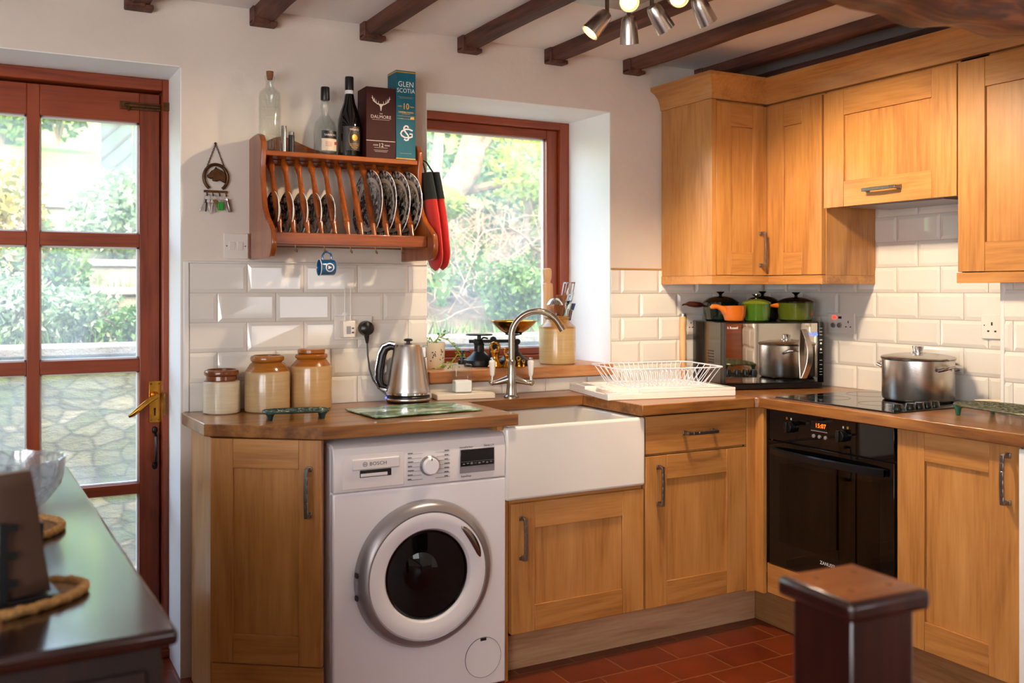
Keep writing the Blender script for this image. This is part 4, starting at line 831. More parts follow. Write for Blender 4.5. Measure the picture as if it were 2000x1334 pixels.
def trivet(name, label, loc, rz, L, Wd, h, mat):
    t = thing(name, label, 'trivet', loc, rz)
    m = MB(); N = 40; rim = [(L/2*math.copysign(abs(math.cos(a))**0.62, math.cos(a)), Wd/2*math.copysign(abs(math.sin(a))**0.62, math.sin(a)), h-0.004) for a in [2*PI*i/N for i in range(N)]]
    m.tube(rim, 0.0042, 6, closed=True)
    for i in range(-5, 6):
        x = i*L/12; ww = Wd/2*(1-abs(2*x/L)**3.2)**(1/3.2)*0.98; k = 10
        m.tube([(x+0.006*math.sin(j*PI/2.5+i), -ww+2*ww*j/k, h-0.0035) for j in range(k+1)], 0.0024, 5)
    for j in range(-3, 4):
        y = j*Wd/8; ll = L/2*(1-abs(2*y/Wd)**3.2)**(1/3.2)*0.97; k = 18
        m.tube([(-ll+2*ll*q/k, y+0.005*math.sin(q*PI/2+j), h-0.003) for q in range(k+1)], 0.0023, 5)
    for i in range(5):
        for j in range(-1, 2):
            cx_, cy_ = (i-2)*L/6.2, j*Wd/4.2; m.tube([(cx_+0.011*math.cos(a), cy_+0.011*math.sin(a), h-0.002) for a in [2*PI*q/10 for q in range(10)]], 0.002, 5, closed=True)
    m.build('openwork_plate', mat, t)
    for sx in (-1, 1):
        for sy in (-1, 1):
            fx, fy = sx*L*0.40, sy*Wd*0.36
            MB().lathe([(0.006, 0), (0.0075, 0.004), (0.010, h*0.5), (0.016, h-0.007), (0.016, h-0.004)], 12, c=(fx, fy, 0)).build('leg', 'green_leg' if L > 0.3 else mat, t)
    return t
trivet('trivet', 'small dark green cast-iron trivet in front of the stoneware jars', (0.885, 3.085, 0.9055), math.radians(-12), 0.205, 0.105, 0.028, 'dark_verdigris')
trivet('trivet', 'large green openwork cast-iron trivet at the right end, beyond the hob', (2.868, 1.935, 0.9055), math.radians(80), 0.40, 0.20, 0.040, 'verdigris')
t = thing('spoon_rest', 'curled cream and green dish behind the large trivet by the wall', 'dish', (3.11, 2.165, 0.905), math.radians(-60))
MB().lathe([(0.015, 0.0), (0.03, 0.006), (0.055, 0.02), (0.058, 0.026), (0.053, 0.023), (0.03, 0.012), (1e-4, 0.009)], 28, M=Matrix.Diagonal((1.25, 0.8, 1))).build('dish', 'ceramic_cream', t)
MB().tube([(0.06, 0, 0.024), (0.075, 0, 0.034), (0.08, 0.01, 0.040), (0.07, 0.018, 0.040)], 0.006, 8).build('curl', 'leaf_yellow', t)

t = thing('chopping_board', 'rectangular glass chopping board with a green landscape picture, in front of the kettle', 'chopping board', (1.292, 3.075, 0.905), math.radians(3.5))
MB().box(-0.2, 0.2, -0.128, 0.128, 0.003, 0.008).build('glass_slab', 'board_picture', t, bevel=0.0015)
for sx in (-1, 1):
    for sy in (-1, 1): MB().lathe([(0.006, 0), (0.006, 0.0032)], 10, c=(sx*0.18, sy*0.11, 0)).build('rubber_foot', 'rubber', t)

# ------------------------------------------------------------------ window-sill things
ZS = 1.0075
t = thing('plant_pot', 'cream pot painted with ivy sprigs holding a trailing plant, at the sill left end', 'plant pot', (1.567, 3.53, ZS))
pt = MB().lathe([(0.040, 0), (0.043, 0.004), (0.047, 0.098), (0.047, 0.104), (0.0435, 0.104), (0.0425, 0.09), (1e-4, 0.088)], 36).build('pot', 'ceramic_cream', t)
m = MB(); random.seed(2)
for (px_, pz) in ((-2.0, 0.05), (-1.25, 0.055), (-2.8, 0.045)):
    for j in range(7):
        a = px_+random.uniform(-.22, .22); z = pz+random.uniform(-.018, .02); r_ = 0.0465; c_ = Vector((r_*math.cos(a), r_*math.sin(a), z)); u = Vector((-math.sin(a), math.cos(a), 0)); v_ = Vector((0, 0, 1)); q = random.uniform(0.004, 0.0065); th_ = random.uniform(0, 3)
        m.add([c_+(u*math.cos(th_+k*PI/2)*(1 if k % 2 else .5)+v_*math.sin(th_+k*PI/2)*(1 if k % 2 else .5))*q for k in range(4)], [(0, 1, 2, 3)])
m.build('sprig_pattern', 'print_brown', pt)
m = MB(); random.seed(11)
vines = [[(0, 0, 0.10), (0.02, -0.01, 0.125), (0.05, -0.03, 0.115), (0.08, -0.045, 0.08), (0.10, -0.055, 0.045), (0.095, -0.06, 0.015)], [(0, 0, 0.10), (-0.02, -0.02, 0.12), (-0.04, -0.03, 0.11)], [(0.03, -0.05, 0.01), (0.015, -0.055, 0.018), (-0.01, -0.06, 0.008)], [(0.01, 0, 0.1), (0.03, 0.01, 0.13), (0.05, 0.0, 0.135)], [(0.11, -0.05, 0.05), (0.085, -0.045, 0.055), (0.06, -0.05, 0.03), (0.05, -0.05, 0.005)]]
for v_ in vines: m.tube(v_, 0.0022, 5)
m.build('stem', 'leaf_yellow', t)
m = MB()
for v_ in vines:
    for j in range(len(v_)*5):
        b_ = Vector(random.choice(v_))+Vector([random.gauss(0, .009) for _ in range(3)]); b_.z = max(b_.z, 0.004); d_ = Vector([random.gauss(0, 1) for _ in range(3)]).normalized(); s_ = d_.orthogonal().normalized(); L_ = random.uniform(.010, .02)
        m.add([b_, b_+d_*L_*.5+s_*L_*.3, b_+d_*L_, b_+d_*L_*.5-s_*L_*.3], [(0, 1, 2, 3)])
o = m.build('leaves', 'leaf_green', t); o['kind'] = 'stuff'

t = thing('kitchen_scales', 'black cast-iron balance scales with a brass pan on the window sill', 'scales', (1.835, 3.53, ZS), -math.radians(20))
def foot_(x): return MB().lathe([(0.062, 0), (0.064, 0.006), (0.060, 0.025), (0.035, 0.045), (0.022, 0.06), (0.020, 0.085), (0.023, 0.09), (0.018, 0.094), (0.014, 0.108)], 30, c=(x, 0, 0))
m = foot_(-0.058); m.lathe([(0.062, 0), (0.064, 0.006), (0.060, 0.025), (0.035, 0.045), (0.022, 0.06), (0.020, 0.085), (0.023, 0.09), (0.018, 0.094), (0.014, 0.108)], 30, c=(0.085, 0, 0)); m.box(-0.06, 0.06, -0.035, 0.035, 0.002, 0.022); m.box(-0.016, 0.016, -0.01, 0.01, 0.02, 0.09)
m.build('cast_iron_base', 'black_iron', t, bevel=0.002)
m = MB(); m.box(-0.1, 0.1, -0.006, 0.006, 0.095, 0.108); m.lathe([(0.013, -0.008), (0.013, 0.008)], 20, M=RX, c=(0, 0, 0.108)); m.lathe([(0.011, -0.02), (0.011, 0.02)], 12, M=RX, c=(0.1, 0, 0.10)); m.lathe([(0.011, -0.02), (0.011, 0.02)], 12, M=RX, c=(-0.072, 0, 0.10)); m.tube([(-0.05, 0, 0.108), (-0.04, 0, 0.117), (-0.03, 0, 0.115), (-0.022, 0, 0.112)], 0.004, 6); m.build('beam', 'black_iron', t, bevel=0.001)
MB().lathe([(0.008, 0.106), (0.008, 0.124), (0.054, 0.126), (0.056, 0.129), (0.054, 0.132), (1e-4, 0.131)], 36, c=(-0.058, 0, 0)).build('weight_plate', 'black_iron', t)
MB().lathe([(0.008, 0.106), (0.008, 0.122), (0.035, 0.128), (0.036, 0.131), (0.01, 0.129)], 24, c=(0.085, 0, 0)).tube([(0.06, 0, 0.13), (0.03, 0, 0.150)], 0.003, 5).tube([(0.11, 0, 0.13), (0.14, 0, 0.150)], 0.003, 5).build('pan_support', 'black_iron', t)
MB().lathe([(1e-4, 0.131), (0.03, 0.134), (0.06, 0.149), (0.085, 0.172), (0.094, 0.182), (0.099, 0.184), (0.099, 0.186), (0.093, 0.185), (0.083, 0.175), (0.058, 0.152), (0.028, 0.137), (1e-4, 0.134)], 44, c=(0.085, 0, 0)).build('brass_pan', 'brass', t)
def bell(label, x, y, s):
    t = thing('bell_weight', label, 'weight', (x, y, ZS), -math.radians(25), 'brass bell weights in front of the scales')
    MB().lathe([(0.030*s, 0), (0.031*s, 0.006*s), (0.020*s, 0.022*s), (0.0145*s, 0.038*s), (0.0150*s, 0.052*s), (0.020*s, 0.062*s), (0.019*s, 0.068*s), (0.008*s, 0.072*s)], 28).build('bell', 'brass', t)
    MB().tube([(0.0165*s*math.cos(a), 0, 0.084*s+0.0155*s*math.sin(a)) for a in [2*PI*i/20 for i in range(20)]], 0.0062*s, 8, closed=True).build('ring', 'brass', t)
bell('largest brass bell weight with a square ring, left of the tap', 1.800, 3.447, 1.0)
bell('medium brass bell weight touching the left side of the tap neck', 1.847, 3.430, 0.76)
bell('small brass bell weight, second from the right of the row', 1.893, 3.420, 0.42)
bell('smallest brass bell weight at the right end of the row', 1.912, 3.413, 0.29)

t = thing('utensil_jar', 'large tan stoneware jar crammed with utensils on the sill', 'jar', (2.130, 3.508, ZS))
MB().lathe([(0.072, 0), (0.077, 0.005), (0.078, 0.02), (0.078, 0.150), (0.076, 0.158), (0.058, 0.172), (0.052, 0.178), (0.050, 0.188), (0.056, 0.192), (0.057, 0.198), (0.053, 0.202), (0.046, 0.200), (0.045, 0.17), (0.070, 0.15), (0.070, 0.02), (1e-4, 0.012)], 48).build('pot', 'jar_utensil_glaze', t)
# each utensil leans from the floor of the jar through its mouth (offsets from the jar)
def utensil(name, label, cat, foot, top, rz=0):
    f = Vector((2.130+foot[0], 3.508+foot[1], ZS+0.016)); g = Vector((2.130+top[0], 3.508+top[1], ZS+top[2]))
    t = thing(name, label, cat, f); d = g-f; t.rotation_mode = 'QUATERNION'; q = d.to_track_quat('Z', 'Y'); t.rotation_quaternion = q
    return t, d.length
t, L = utensil('rolling_pin', 'pale wooden rolling pin standing upright in the utensil jar', 'rolling pin', (-0.02, 0.022), (-0.034, 0.03, 0.405))
MB().lathe([(0.0205, 0), (0.0215, 0.01), (0.0215, L-0.075), (0.0205, L-0.068), (0.011, L-0.062)], 24).build('roller', 'beech', t)
MB().lathe([(0.011, L-0.064), (0.0125, L-0.058), (0.0175, L-0.045), (0.0195, L-0.022), (0.0185, L-0.006), (0.012, L-0.001), (1e-4, L)], 24).build('handle', 'beech', t)
t, L = utensil('ladle', 'steel soup ladle, its bowl turned outward at the left of the utensil jar', 'ladle', (0.02, 0.01), (-0.028, -0.034, 0.235))
MB().tube([(0, 0, 0), (0, 0, L-0.02)], 0.004, 8).build('shaft', 'chrome', t); MB().lathe([(1e-4, -0.032), (0.018, -0.027), (0.03, -0.013), (0.036, 0.0), (0.0345, 0.0), (0.028, -0.012), (0.016, -0.025), (1e-4, -0.030)], 28, M=Matrix.Rotation(math.radians(160), 3, 'X'), c=(0, -0.012, L+0.018)).build('bowl', 'chrome', t)
t, L = utensil('wooden_spoon', 'dark wooden spoon leaning in the middle of the utensil jar', 'spoon', (-0.01, 0.0), (0.020, -0.032, 0.300))
MB().tube([(0, 0, 0), (0, 0, L-0.06)], [0.0055, 0.005], 8).build('shaft', 'spoon_wood', t); MB().sphere((0, 0, L-0.03), 0.034, 16, sc=(0.5, 0.22, 1)).build('bowl', 'spoon_wood', t)
t, L = utensil('serving_spoon', 'large steel serving spoon standing bowl-up in the utensil jar', 'spoon', (-0.03, 0.01), (0.038, -0.020, 0.310))
MB().tube([(0, 0, 0), (0, 0, L-0.07)], 0.004, 8).build('shaft', 'chrome', t)
m = MB(); n = 14; vs = []; fs = []
for i in range(n+1):
    z = L-0.082+0.09*i/n; ww = 0.029*math.sin(PI*min(1, (i+0.4)/(n+0.6)))**0.6*(0.75+0.25*(1-i/n))
    for j in range(7): u = -1+2*j/6; vs.append((u*ww, -0.010*(1-u*u)*math.sin(PI*i/n), z))
for i in range(n):
    for j in range(6): fs.append((i*7+j, i*7+j+1, (i+1)*7+j+1, (i+1)*7+j))
m.add(vs, fs); m.build('bowl', 'chrome', t, solid=0.0015)
t, L = utensil('fish_slice', 'slotted steel fish slice, tallest at the right of the utensil jar', 'spatula', (-0.02, -0.02), (0.066, 0.01, 0.345))
MB().tube([(0, 0, 0), (0, 0, L-0.1)], 0.004, 8).build('shaft', 'chrome', t)
m = MB(); z0, z1 = L-0.1, L
for k in range(5): x = -0.03+k*0.015; m.box(x-0.0022, x+0.0022, -0.001, 0.001, z0+0.015, z1)
m.box(-0.0322, 0.0322, -0.001, 0.001, z1-0.006, z1); m.prism([(-0.006, z0-0.01), (0.006, z0-0.01), (0.0322, z0+0.02), (-0.0322, z0+0.02)], -0.001, 0.001, axis='Y'); m.build('blade', 'chrome', t)
t, L = utensil('spatula', 'grey flat palette spatula leaning right behind the serving spoon', 'spatula', (-0.02, 0.02), (0.076, -0.005, 0.300))
MB().tube([(0, 0, 0), (0, 0, L-0.09)], 0.004, 8).build('shaft', 'brushed_steel', t); MB().box(-0.014, 0.014, -0.001, 0.001, L-0.1, L).build('blade', 'brushed_steel', t, bevel=0.0008)
t, L = utensil('blue_spatula', 'blue plastic spatula low at the right edge of the utensil jar', 'spatula', (-0.01, -0.01), (0.068, -0.022, 0.255))
MB().tube([(0, 0, 0), (0, 0, L-0.06)], 0.004, 8).build('shaft', 'blue_plastic', t); MB().box(-0.018, 0.018, -0.002, 0.002, L-0.075, L).build('blade', 'blue_plastic', t, bevel=0.002)
t, L = utensil('measuring_cup', 'small steel measuring cup hooked over the front rim of the utensil jar', 'cup', (0.01, -0.01), (0.034, -0.036, 0.212))
MB().lathe([(1e-4, -0.02), (0.016, -0.02), (0.017, 0.018), (0.0155, 0.018), (0.0145, -0.017), (1e-4, -0.018)], 20, c=(0, 0, L)).build('cup', 'chrome', t); MB().tube([(0, 0, 0), (0, 0, L-0.019)], 0.003, 6).build('shaft', 'chrome', t)
t, L = utensil('wooden_spatula', 'reddish wooden spatula behind the ladle in the utensil jar', 'spatula', (0.03, 0.0), (0.002, -0.01, 0.290))
MB().tube([(0, 0, 0), (0, 0, L-0.07)], 0.0055, 8).build('shaft', 'spoon_wood', t); MB().box(-0.018, 0.018, -0.003, 0.003, L-0.08, L).build('blade', 'spoon_wood', t, bevel=0.003)

# ------------------------------------------------------------------ plate rack on the wall
t = thing('plate_rack', 'wall-hung pine plate rack with scrolled sides, turned rods and a top shelf', 'rack', (0, 0, 0))
def side(x0, x1, name='side_panel'):
    pr = [(3.4235, 1.425), (3.16, 1.425), (3.142, 1.43), (3.124, 1.452), (3.118, 1.48), (3.130, 1.515), (3.165, 1.54), (3.205, 1.565), (3.235, 1.60), (3.252, 1.65), (3.262, 1.70), (3.262, 1.75), (3.252, 1.79), (3.255, 1.82), (3.275, 1.842), (3.31, 1.852), (3.36, 1.852), (3.4235, 1.848)]
    return MB().prism(pr, x0, x1, axis='X').build(name, 'pine_Z', t, bevel=0.004)
side(0.815, 0.834); side(1.386, 1.405)
MB().box(0.834, 1.386, 3.262, 3.4235, 1.774, 1.791).build('shelf', 'pine_X', t, bevel=0.002)
bp = [(0.834, 1.791), (1.386, 1.791), (1.386, 1.80), (1.12, 1.812), (1.03, 1.83), (0.96, 1.858), (0.93, 1.866), (0.90, 1.858), (0.834, 1.82)]
MB().prism(bp, 3.410, 3.4235, axis='Y').build('back_board', 'pine_X', t, bevel=0.002)
fr = MB().box(0.834, 1.386, 3.176, 3.196, 1.470, 1.511).build('front_rail', 'pine_X', t, bevel=0.003)
MB().box(0.834, 1.386, 3.380, 3.40, 1.470, 1.512).build('back_rail', 'pine_X', t, bevel=0.002)
MB().box(0.834, 1.386, 3.196, 3.27, 1.470, 1.480).build('base_slat', 'pine_X', t)
MB().box(0.834, 1.386, 3.36, 3.378, 1.755, 1.774).build('top_rail', 'pine_X', t, bevel=0.002)
A0, A1 = Vector((0, 3.336, 1.775)), Vector((0, 3.196, 1.495)); D = (A1-A0); LD = D.length
rodp = [(0.008, 0), (0.0085, 0.012), (0.0125, 0.022), (0.0135, 0.036), (0.0095, 0.052), (0.0075, 0.064), (0.0085, 0.10), (0.0115, 0.17), (0.0115, 0.20), (0.0095, 0.235), (0.0118, 0.24), (0.0118, 0.246), (0.0095, 0.249), (0.0118, 0.253), (0.0105, 0.262), (0.0075, 0.28), (0.0065, LD)]
q = D.to_track_quat('Z', 'Y').to_matrix()
for k in range(11): MB().lathe(rodp, 14, M=q, c=(0.866+0.0476*k, A0.y, A0.z)).build('rod', 'pine_Y', t)
for i, x in enumerate((0.918, 1.018, 1.111, 1.202, 1.300)):
    MB().tube([(x, 3.205, 1.472), (x, 3.205, 1.460), (x+0.004, 3.200, 1.452), (x+0.002, 3.192, 1.446), (x-0.004, 3.188, 1.448), (x-0.007, 3.187, 1.455)], 0.0016, 6).build('cup_hook', 'old_brass' if i else 'pewter', t)
# plates: face towards -X; front edge leans against the rods
def plate(r, name, label, x, y, tilt, grp, cat='plate'):
    t = thing(name, label, cat, (x, y, 1.4995+r), 0, grp); s = r/0.125
    t.rotation_euler = (0, math.radians(-90+tilt[0]), math.radians(tilt[1]))
    m = MB(); pr = [(1e-4, 0.003), (0.075*s, 0.003), (0.085*s, 0.007), (0.120*s, 0.016), (0.125*s, 0.018), (0.1245*s, 0.0205), (0.119*s, 0.020), (0.083*s, 0.0105), (0.073*s, 0.0065), (1e-4, 0.0065)]
    pr2 = [(a, b*1.05) for a, b in pr]
    m.lathe(pr2[:6], 48, mi=1, cap=False); m.lathe(pr2[5:], 48, mi=0, cap=False); m.build('glazed_disc', ['blue_pattern', 'ceramic_white'], t); return t
nm = ['leftmost', 'second from the left', 'middle of the five', 'fourth from the left', 'fifth from the left beside empty rods']
for k in range(5): plate(0.078, 'side_plate', 'small blue patterned plate, %s in the rack' % nm[k], 0.8665+0.0476*k+0.012, 3.285, (3, 3+k*0.6), 'small blue and white plates in the rack')
nb = ['nearest the empty rods', 'second in from the empty rods', 'third in from the empty rods', 'at the right end, its whole face showing']
for k in range(4): plate(0.1255, 'dinner_plate', 'large blue patterned plate, %s' % nb[k], 0.866+0.0476*(7.62+k)-(0.006 if k == 3 else 0), 3.310, (3, 5+k*2), 'large blue and white plates in the rack')
# mug on the second hook
t = thing('enamel_mug', 'small blue enamel mug with white emblem hanging from a hook of the plate rack', 'mug', (1.024, 3.196, 1.4055), 0)
R_ = Matrix.Rotation(math.radians(-90), 3, 'Y') @ Matrix.Identity(3)
mg = MB().lathe([(1e-4, 0.0), (0.024, 0.0), (0.0265, 0.003), (0.0275, 0.050), (0.029, 0.053), (0.0275, 0.0535), (0.0258, 0.050), (0.0248, 0.005), (1e-4, 0.004)], 36, M=R_, c=(0.026, 0, -0.010)).build('cup', 'blue_enamel', t)
MB().lathe([(0.0276, 0.0515), (0.0297, 0.0525), (0.0290, 0.0548), (0.0268, 0.0542)], 36, M=R_, cap=False, c=(0.026, 0, -0.010)).build('rim', 'ceramic_white', mg)
MB().tube([(-0.014, 0, 0.014), (-0.016, 0, 0.030), (-0.008, 0, 0.042), (0.004, 0, 0.043), (0.014, 0, 0.036), (0.016, 0, 0.024), (0.014, 0, 0.014)], 0.0038, 8).build('handle', 'blue_enamel', t)
m = MB(); n = 28; vs = []; fs = []
for i in range(n):
    a = 2*PI*i/n
    for rr in (0.0115, 0.0150): vs.append((0.002+rr*math.cos(a), -0.0278*math.cos(math.asin(rr*math.sin(a)/0.0285))*1.0-0.0002, -0.010+rr*math.sin(a)))
for i in range(n): fs.append((2*i, 2*i+1, (2*i+3) % (2*n), (2*i+2) % (2*n)))
m.add(vs, fs); m.prism([(-0.004, -0.016), (0.009, -0.010), (-0.004, -0.004)], -0.0286, -0.0276, axis='Y'); m.build('emblem', 'print_white', mg)

# ------------------------------------------------------------------ on the rack shelf
ZR = 1.7915
t = thing('glass_bottle', 'tall clear glass bottle with ribbed base and cork on the plate rack', 'bottle', (0.868, 3.345, ZR))
m = MB(); out = [(0.030, 0), (0.0365, 0.004), (0.0375, 0.03), (0.0360, 0.05), (0.0372, 0.06), (0.0372, 0.196), (0.034, 0.212), (0.018, 0.226), (0.0145, 0.232), (0.0145, 0.254), (0.017, 0.256), (0.017, 0.266), (0.0135, 0.268)]
inn = [(0.0105, 0.268), (0.0105, 0.232), (0.016, 0.222), (0.031, 0.208), (0.0335, 0.195), (0.0335, 0.06), (0.0335, 0.012), (1e-4, 0.010)]
m.lathe(out+inn, 40)
for i in range(24): a = 2*PI*i/24; m.tube([(0.0375*math.cos(a), 0.0375*math.sin(a), 0.006), (0.0378*math.cos(a), 0.0378*math.sin(a), 0.045)], 0.0018, 5)
for z in (0.062, 0.125, 0.155, 0.192): m.lathe([(0.0372, z-0.001), (0.0382, z), (0.0372, z+0.001)], 40, cap=False)
m.build('bottle', 'clear_bottle', t); MB().lathe([(0.009, 0.255), (0.0102, 0.262), (0.0118, 0.269), (0.0125, 0.284), (1e-4, 0.285)], 20).build('cork', 'cork', t)
t = thing('steel_shaker', 'slim brushed steel cylinder beside the clear bottle', 'shaker', (0.9185, 3.352, ZR)); MB().lathe([(0.0095, 0), (0.0095, 0.096), (0.008, 0.100), (1e-4, 0.101)], 20).build('tube', 'brushed_steel', t); MB().lathe([(0.0098, 0.09), (0.0098, 0.1005), (1e-4, 0.102)], 20).build('cap', 'chrome', t)
t = thing('lighter', 'short black cylinder with steel top, right of the slim steel one', 'lighter', (0.9455, 3.352, ZR)); MB().lathe([(0.0105, 0), (0.0105, 0.068), (0.0105, 0.07)], 20).build('tube', 'wax_black', t); MB().lathe([(0.0104, 0.0705), (0.0104, 0.080), (0.008, 0.083), (1e-4, 0.083)], 20).build('cap', 'chrome', t)
t = thing('spirit_bottle', 'round-shouldered clear bottle with black cap and cream label', 'bottle', (1.062, 3.335, ZR))
m = MB(); m.lathe([(0.036, 0), (0.0405, 0.004), (0.0405, 0.072), (0.0395, 0.10), (0.034, 0.122), (0.020, 0.140), (0.0145, 0.150), (0.0150, 0.165), (0.0165, 0.178), (0.0140, 0.190), (0.0135, 0.205), (0.0115, 0.205), (0.0118, 0.18), (0.0115, 0.15), (0.018, 0.136), (0.032, 0.118), (0.0375, 0.08), (0.0375, 0.012), (1e-4, 0.010)], 40); m.build('bottle', 'clear_bottle', t)
MB().lathe([(0.0150, 0.200), (0.0160, 0.203), (0.0155, 0.242), (0.0145, 0.247), (1e-4, 0.247)], 24).build('cap', 'wax_black', t)
def wrap(parent, name, mat, r, z0, z1, a0, a1, n=20):
    m = MB(); vs = []; fs = []
    for i in range(n+1):
        a = a0+(a1-a0)*i/n; vs += [(r*math.cos(a), r*math.sin(a), z0), (r*math.cos(a), r*math.sin(a), z1)]
    for i in range(n): fs.append((2*i, 2*i+2, 2*i+3, 2*i+1))
    m.add(vs, fs); return m.build(name, mat, parent)
r90 = math.radians
lb = wrap(t, 'label', 'label_cream', 0.0409, 0.018, 0.060, r90(-125), r90(-35)); wrap(t, 'label_band', 'wax_black', 0.0411, 0.060, 0.088, r90(-125), r90(-35))
text('lettering', 'BARDON', 0.0098, 'print_white', t, (0.004, -0.0418, 0.072), rot=(PI/2, 0, 0.1)); m = MB(); m.sphere((0.026, -0.0325, 0.045), 0.006, 8, sc=(1, .3, 1)); m.build('red_mark', 'print_red', lb)
m = MB()
for z in (0.046, 0.040, 0.034): m.box(-0.012, 0.012, -0.0418, -0.0412, z, z+0.0012)
m.build('small_print', 'print_red', lb)
t = thing('wine_bottle', 'dark wine bottle with black label and gold seal, next to the maroon box', 'bottle', (1.148, 3.325, ZR))
MB().lathe([(0.036, 0), (0.042, 0.005), (0.042, 0.11), (0.040, 0.135), (0.032, 0.165), (0.021, 0.195), (0.0155, 0.225), (0.0145, 0.24), (0.0145, 0.262)], 40).build('bottle', 'wine_glass', t)
MB().lathe([(0.0153, 0.238), (0.0156, 0.24), (0.0156, 0.285), (0.0148, 0.290), (1e-4, 0.291)], 24).build('capsule', 'wax_black', t)
MB().lathe([(0.0158, 0.228), (0.0162, 0.229), (0.0159, 0.240), (0.0156, 0.241)], 24).build('neck_band', 'print_white', t)
lb = wrap(t, 'label', 'label_dark', 0.0424, 0.022, 0.108, r90(-140), r90(-30)); MB().lathe([(0.0115, 0.0), (0.0115, 0.0008), (0.010, 0.0014), (1e-4, 0.001)], 24, M=Matrix.Rotation(r90(17), 3, 'Z') @ RX, c=(0.0055, -0.0423, 0.068)).build('gold_seal', 'print_gold', lb)
text('lettering', 'MIRAIO', 0.010, 'print_cream', lb, (0.004, -0.0432, 0.096), rot=(PI/2, 0, 0.1))
m = MB()
for z, w_ in ((0.045, 0.017), (0.040, 0.017), (0.034, 0.010)): m.box(-w_+0.004, w_+0.004, -0.0434, -0.0424, z, z+0.001)
m.tube([(0.0424*math.cos(-PI/2+0.15+0.52*math.cos(a)), 0.0424*math.sin(-PI/2+0.15+0.52*math.cos(a)), 0.066+0.038*math.sin(a)) for a in [2*PI*i/40 for i in range(40)]], 0.0005, 4, closed=True)
m.build('small_print', 'print_gold', lb)
t = thing('whisky_box', 'maroon cardboard whisky box with a white stag head on the plate rack', 'box', (1.191, 3.268, ZR), -r90(1.5))
MB().box(0, 0.110, 0, 0.098, 0, 0.252).build('carton', 'maroon_card', t, bevel=0.0012)
m = MB(); m.box(0.0, 0.110, -0.0005, 0.0, 0.0595, 0.0615)
for z, a, b in ((0.036, .03, .08), (0.027, .028, .082), (0.022, .032, .078), (0.142-.006, .022, .088)): m.box(a, b, -0.0004, 0, z, z+0.0008)
m.build('print_lines', 'print_cream', t)
text('lettering', 'DALMORE', 0.0165, 'print_cream', t, (0.055, -0.0004, 0.146), sx=0.98); text('lettering', '12', 0.019, 'print_cream', t, (0.055, -0.0004, 0.045)); text('lettering', 'AGED', 0.007, 'print_cream', t, (0.035, -0.0004, 0.045)); text('lettering', 'YEARS', 0.007, 'print_cream', t, (0.078, -0.0004, 0.045))
text('lettering', 'THE', 0.006, 'print_cream', t, (0.055, -0.0004, 0.1575))
m = MB(); m.prism([(0.050, 0.193), (0.060, 0.193), (0.0625, 0.188), (0.0585, 0.184), (0.0565, 0.170), (0.055, 0.167), (0.0535, 0.170), (0.0515, 0.184), (0.0475, 0.188)], -0.0004, 0, axis='Y')
for s in (-1, 1):
    X_ = lambda a: 0.055+s*a
    m.tube([(X_(0.004), -0.0003, 0.191), (X_(0.013), -0.0003, 0.192), (X_(0.023), -0.0003, 0.199), (X_(0.030), -0.0003, 0.209), (X_(0.033), -0.0003, 0.221)], [0.0003, 0.0003, 0.0003, 0.0003, 0.0001], 6, flat=6.5)
    for (a, z, b, z2) in ((0.010, 0.192, 0.009, 0.203), (0.018, 0.196, 0.019, 0.207), (0.025, 0.202, 0.024, 0.213), (0.029, 0.208, 0.036, 0.214), (0.024, 0.199, 0.032, 0.204)): m.tube([(X_(a), -0.0003, z), (X_(b), -0.0003, z2)], [0.0003, 0.0001], 6, flat=5.5)
m.build('stag_emblem', 'print_cream', t)
t = thing('whisky_box', 'tall teal cardboard whisky box at the right end of the plate rack shelf', 'box', (1.304, 3.268, ZR), -r90(0.5))
MB().box(0, 0.076, 0, 0.085, 0, 0.322).build('carton', 'teal_card', t, bevel=0.001)
MB().box(-0.0003, 0.0763, -0.0004, 0.0852, 0.314, 0.3185).box(-0.0003, 0.0763, -0.0004, 0.0852, 0.0015, 0.005).build('gold_band', 'print_gold', t)
text('lettering', 'GLEN', 0.0275, 'print_white', t, (0.038, -0.0004, 0.272), sx=0.86); text('lettering', 'SCOTIA', 0.0222, 'print_white', t, (0.038, -0.0004, 0.249), sx=0.86)
text('lettering', '10', 0.031, 'print_gold', t, (0.038, -0.0004, 0.192), sx=0.8); text('lettering', 'AGED', 0.006, 'print_gold', t, (0.014, -0.0004, 0.192)); text('lettering', 'YEARS', 0.006, 'print_gold', t, (0.062, -0.0004, 0.192)); text('lettering', 'CAMPBELTOWN', 0.0075, 'print_gold', t, (0.038, -0.0004, 0.171))
m = MB()
for z, a, b in ((0.226, .008, .068), (0.222, .014, .062), (0.165, .022, .054), (0.157, .004, .072), (0.147, .004, .072), (0.022, .016, .060)): m.box(a, b, -0.0004, 0, z, z+0.0007)
m.box(0.056, 0.07, -0.0004, 0, 0.148, 0.155); m.build('print_lines', 'print_gold', t)
m = MB(); Y_ = -0.0008; T_ = 0.0032
m.tube([(0.048, Y_, 0.116), (0.043, Y_, 0.122), (0.036, Y_, 0.122), (0.030, Y_, 0.115), (0.031, Y_, 0.107), (0.038, Y_, 0.098), (0.046, Y_, 0.089), (0.049, Y_, 0.080), (0.046, Y_, 0.072), (0.038, Y_, 0.070), (0.031, Y_, 0.074)], T_*0.12, 6, flat=8.3)
m.tube([(0.064, Y_, 0.106), (0.050, Y_, 0.111), (0.036, Y_, 0.110), (0.022, Y_, 0.102), (0.018, Y_, 0.094), (0.022, Y_, 0.086), (0.034, Y_, 0.080), (0.050, Y_, 0.080), (0.062, Y_, 0.084), (0.062, Y_, 0.094), (0.052, Y_, 0.094)], T_*0.12, 6, flat=8.3)
m.build('monogram', 'print_white', t)

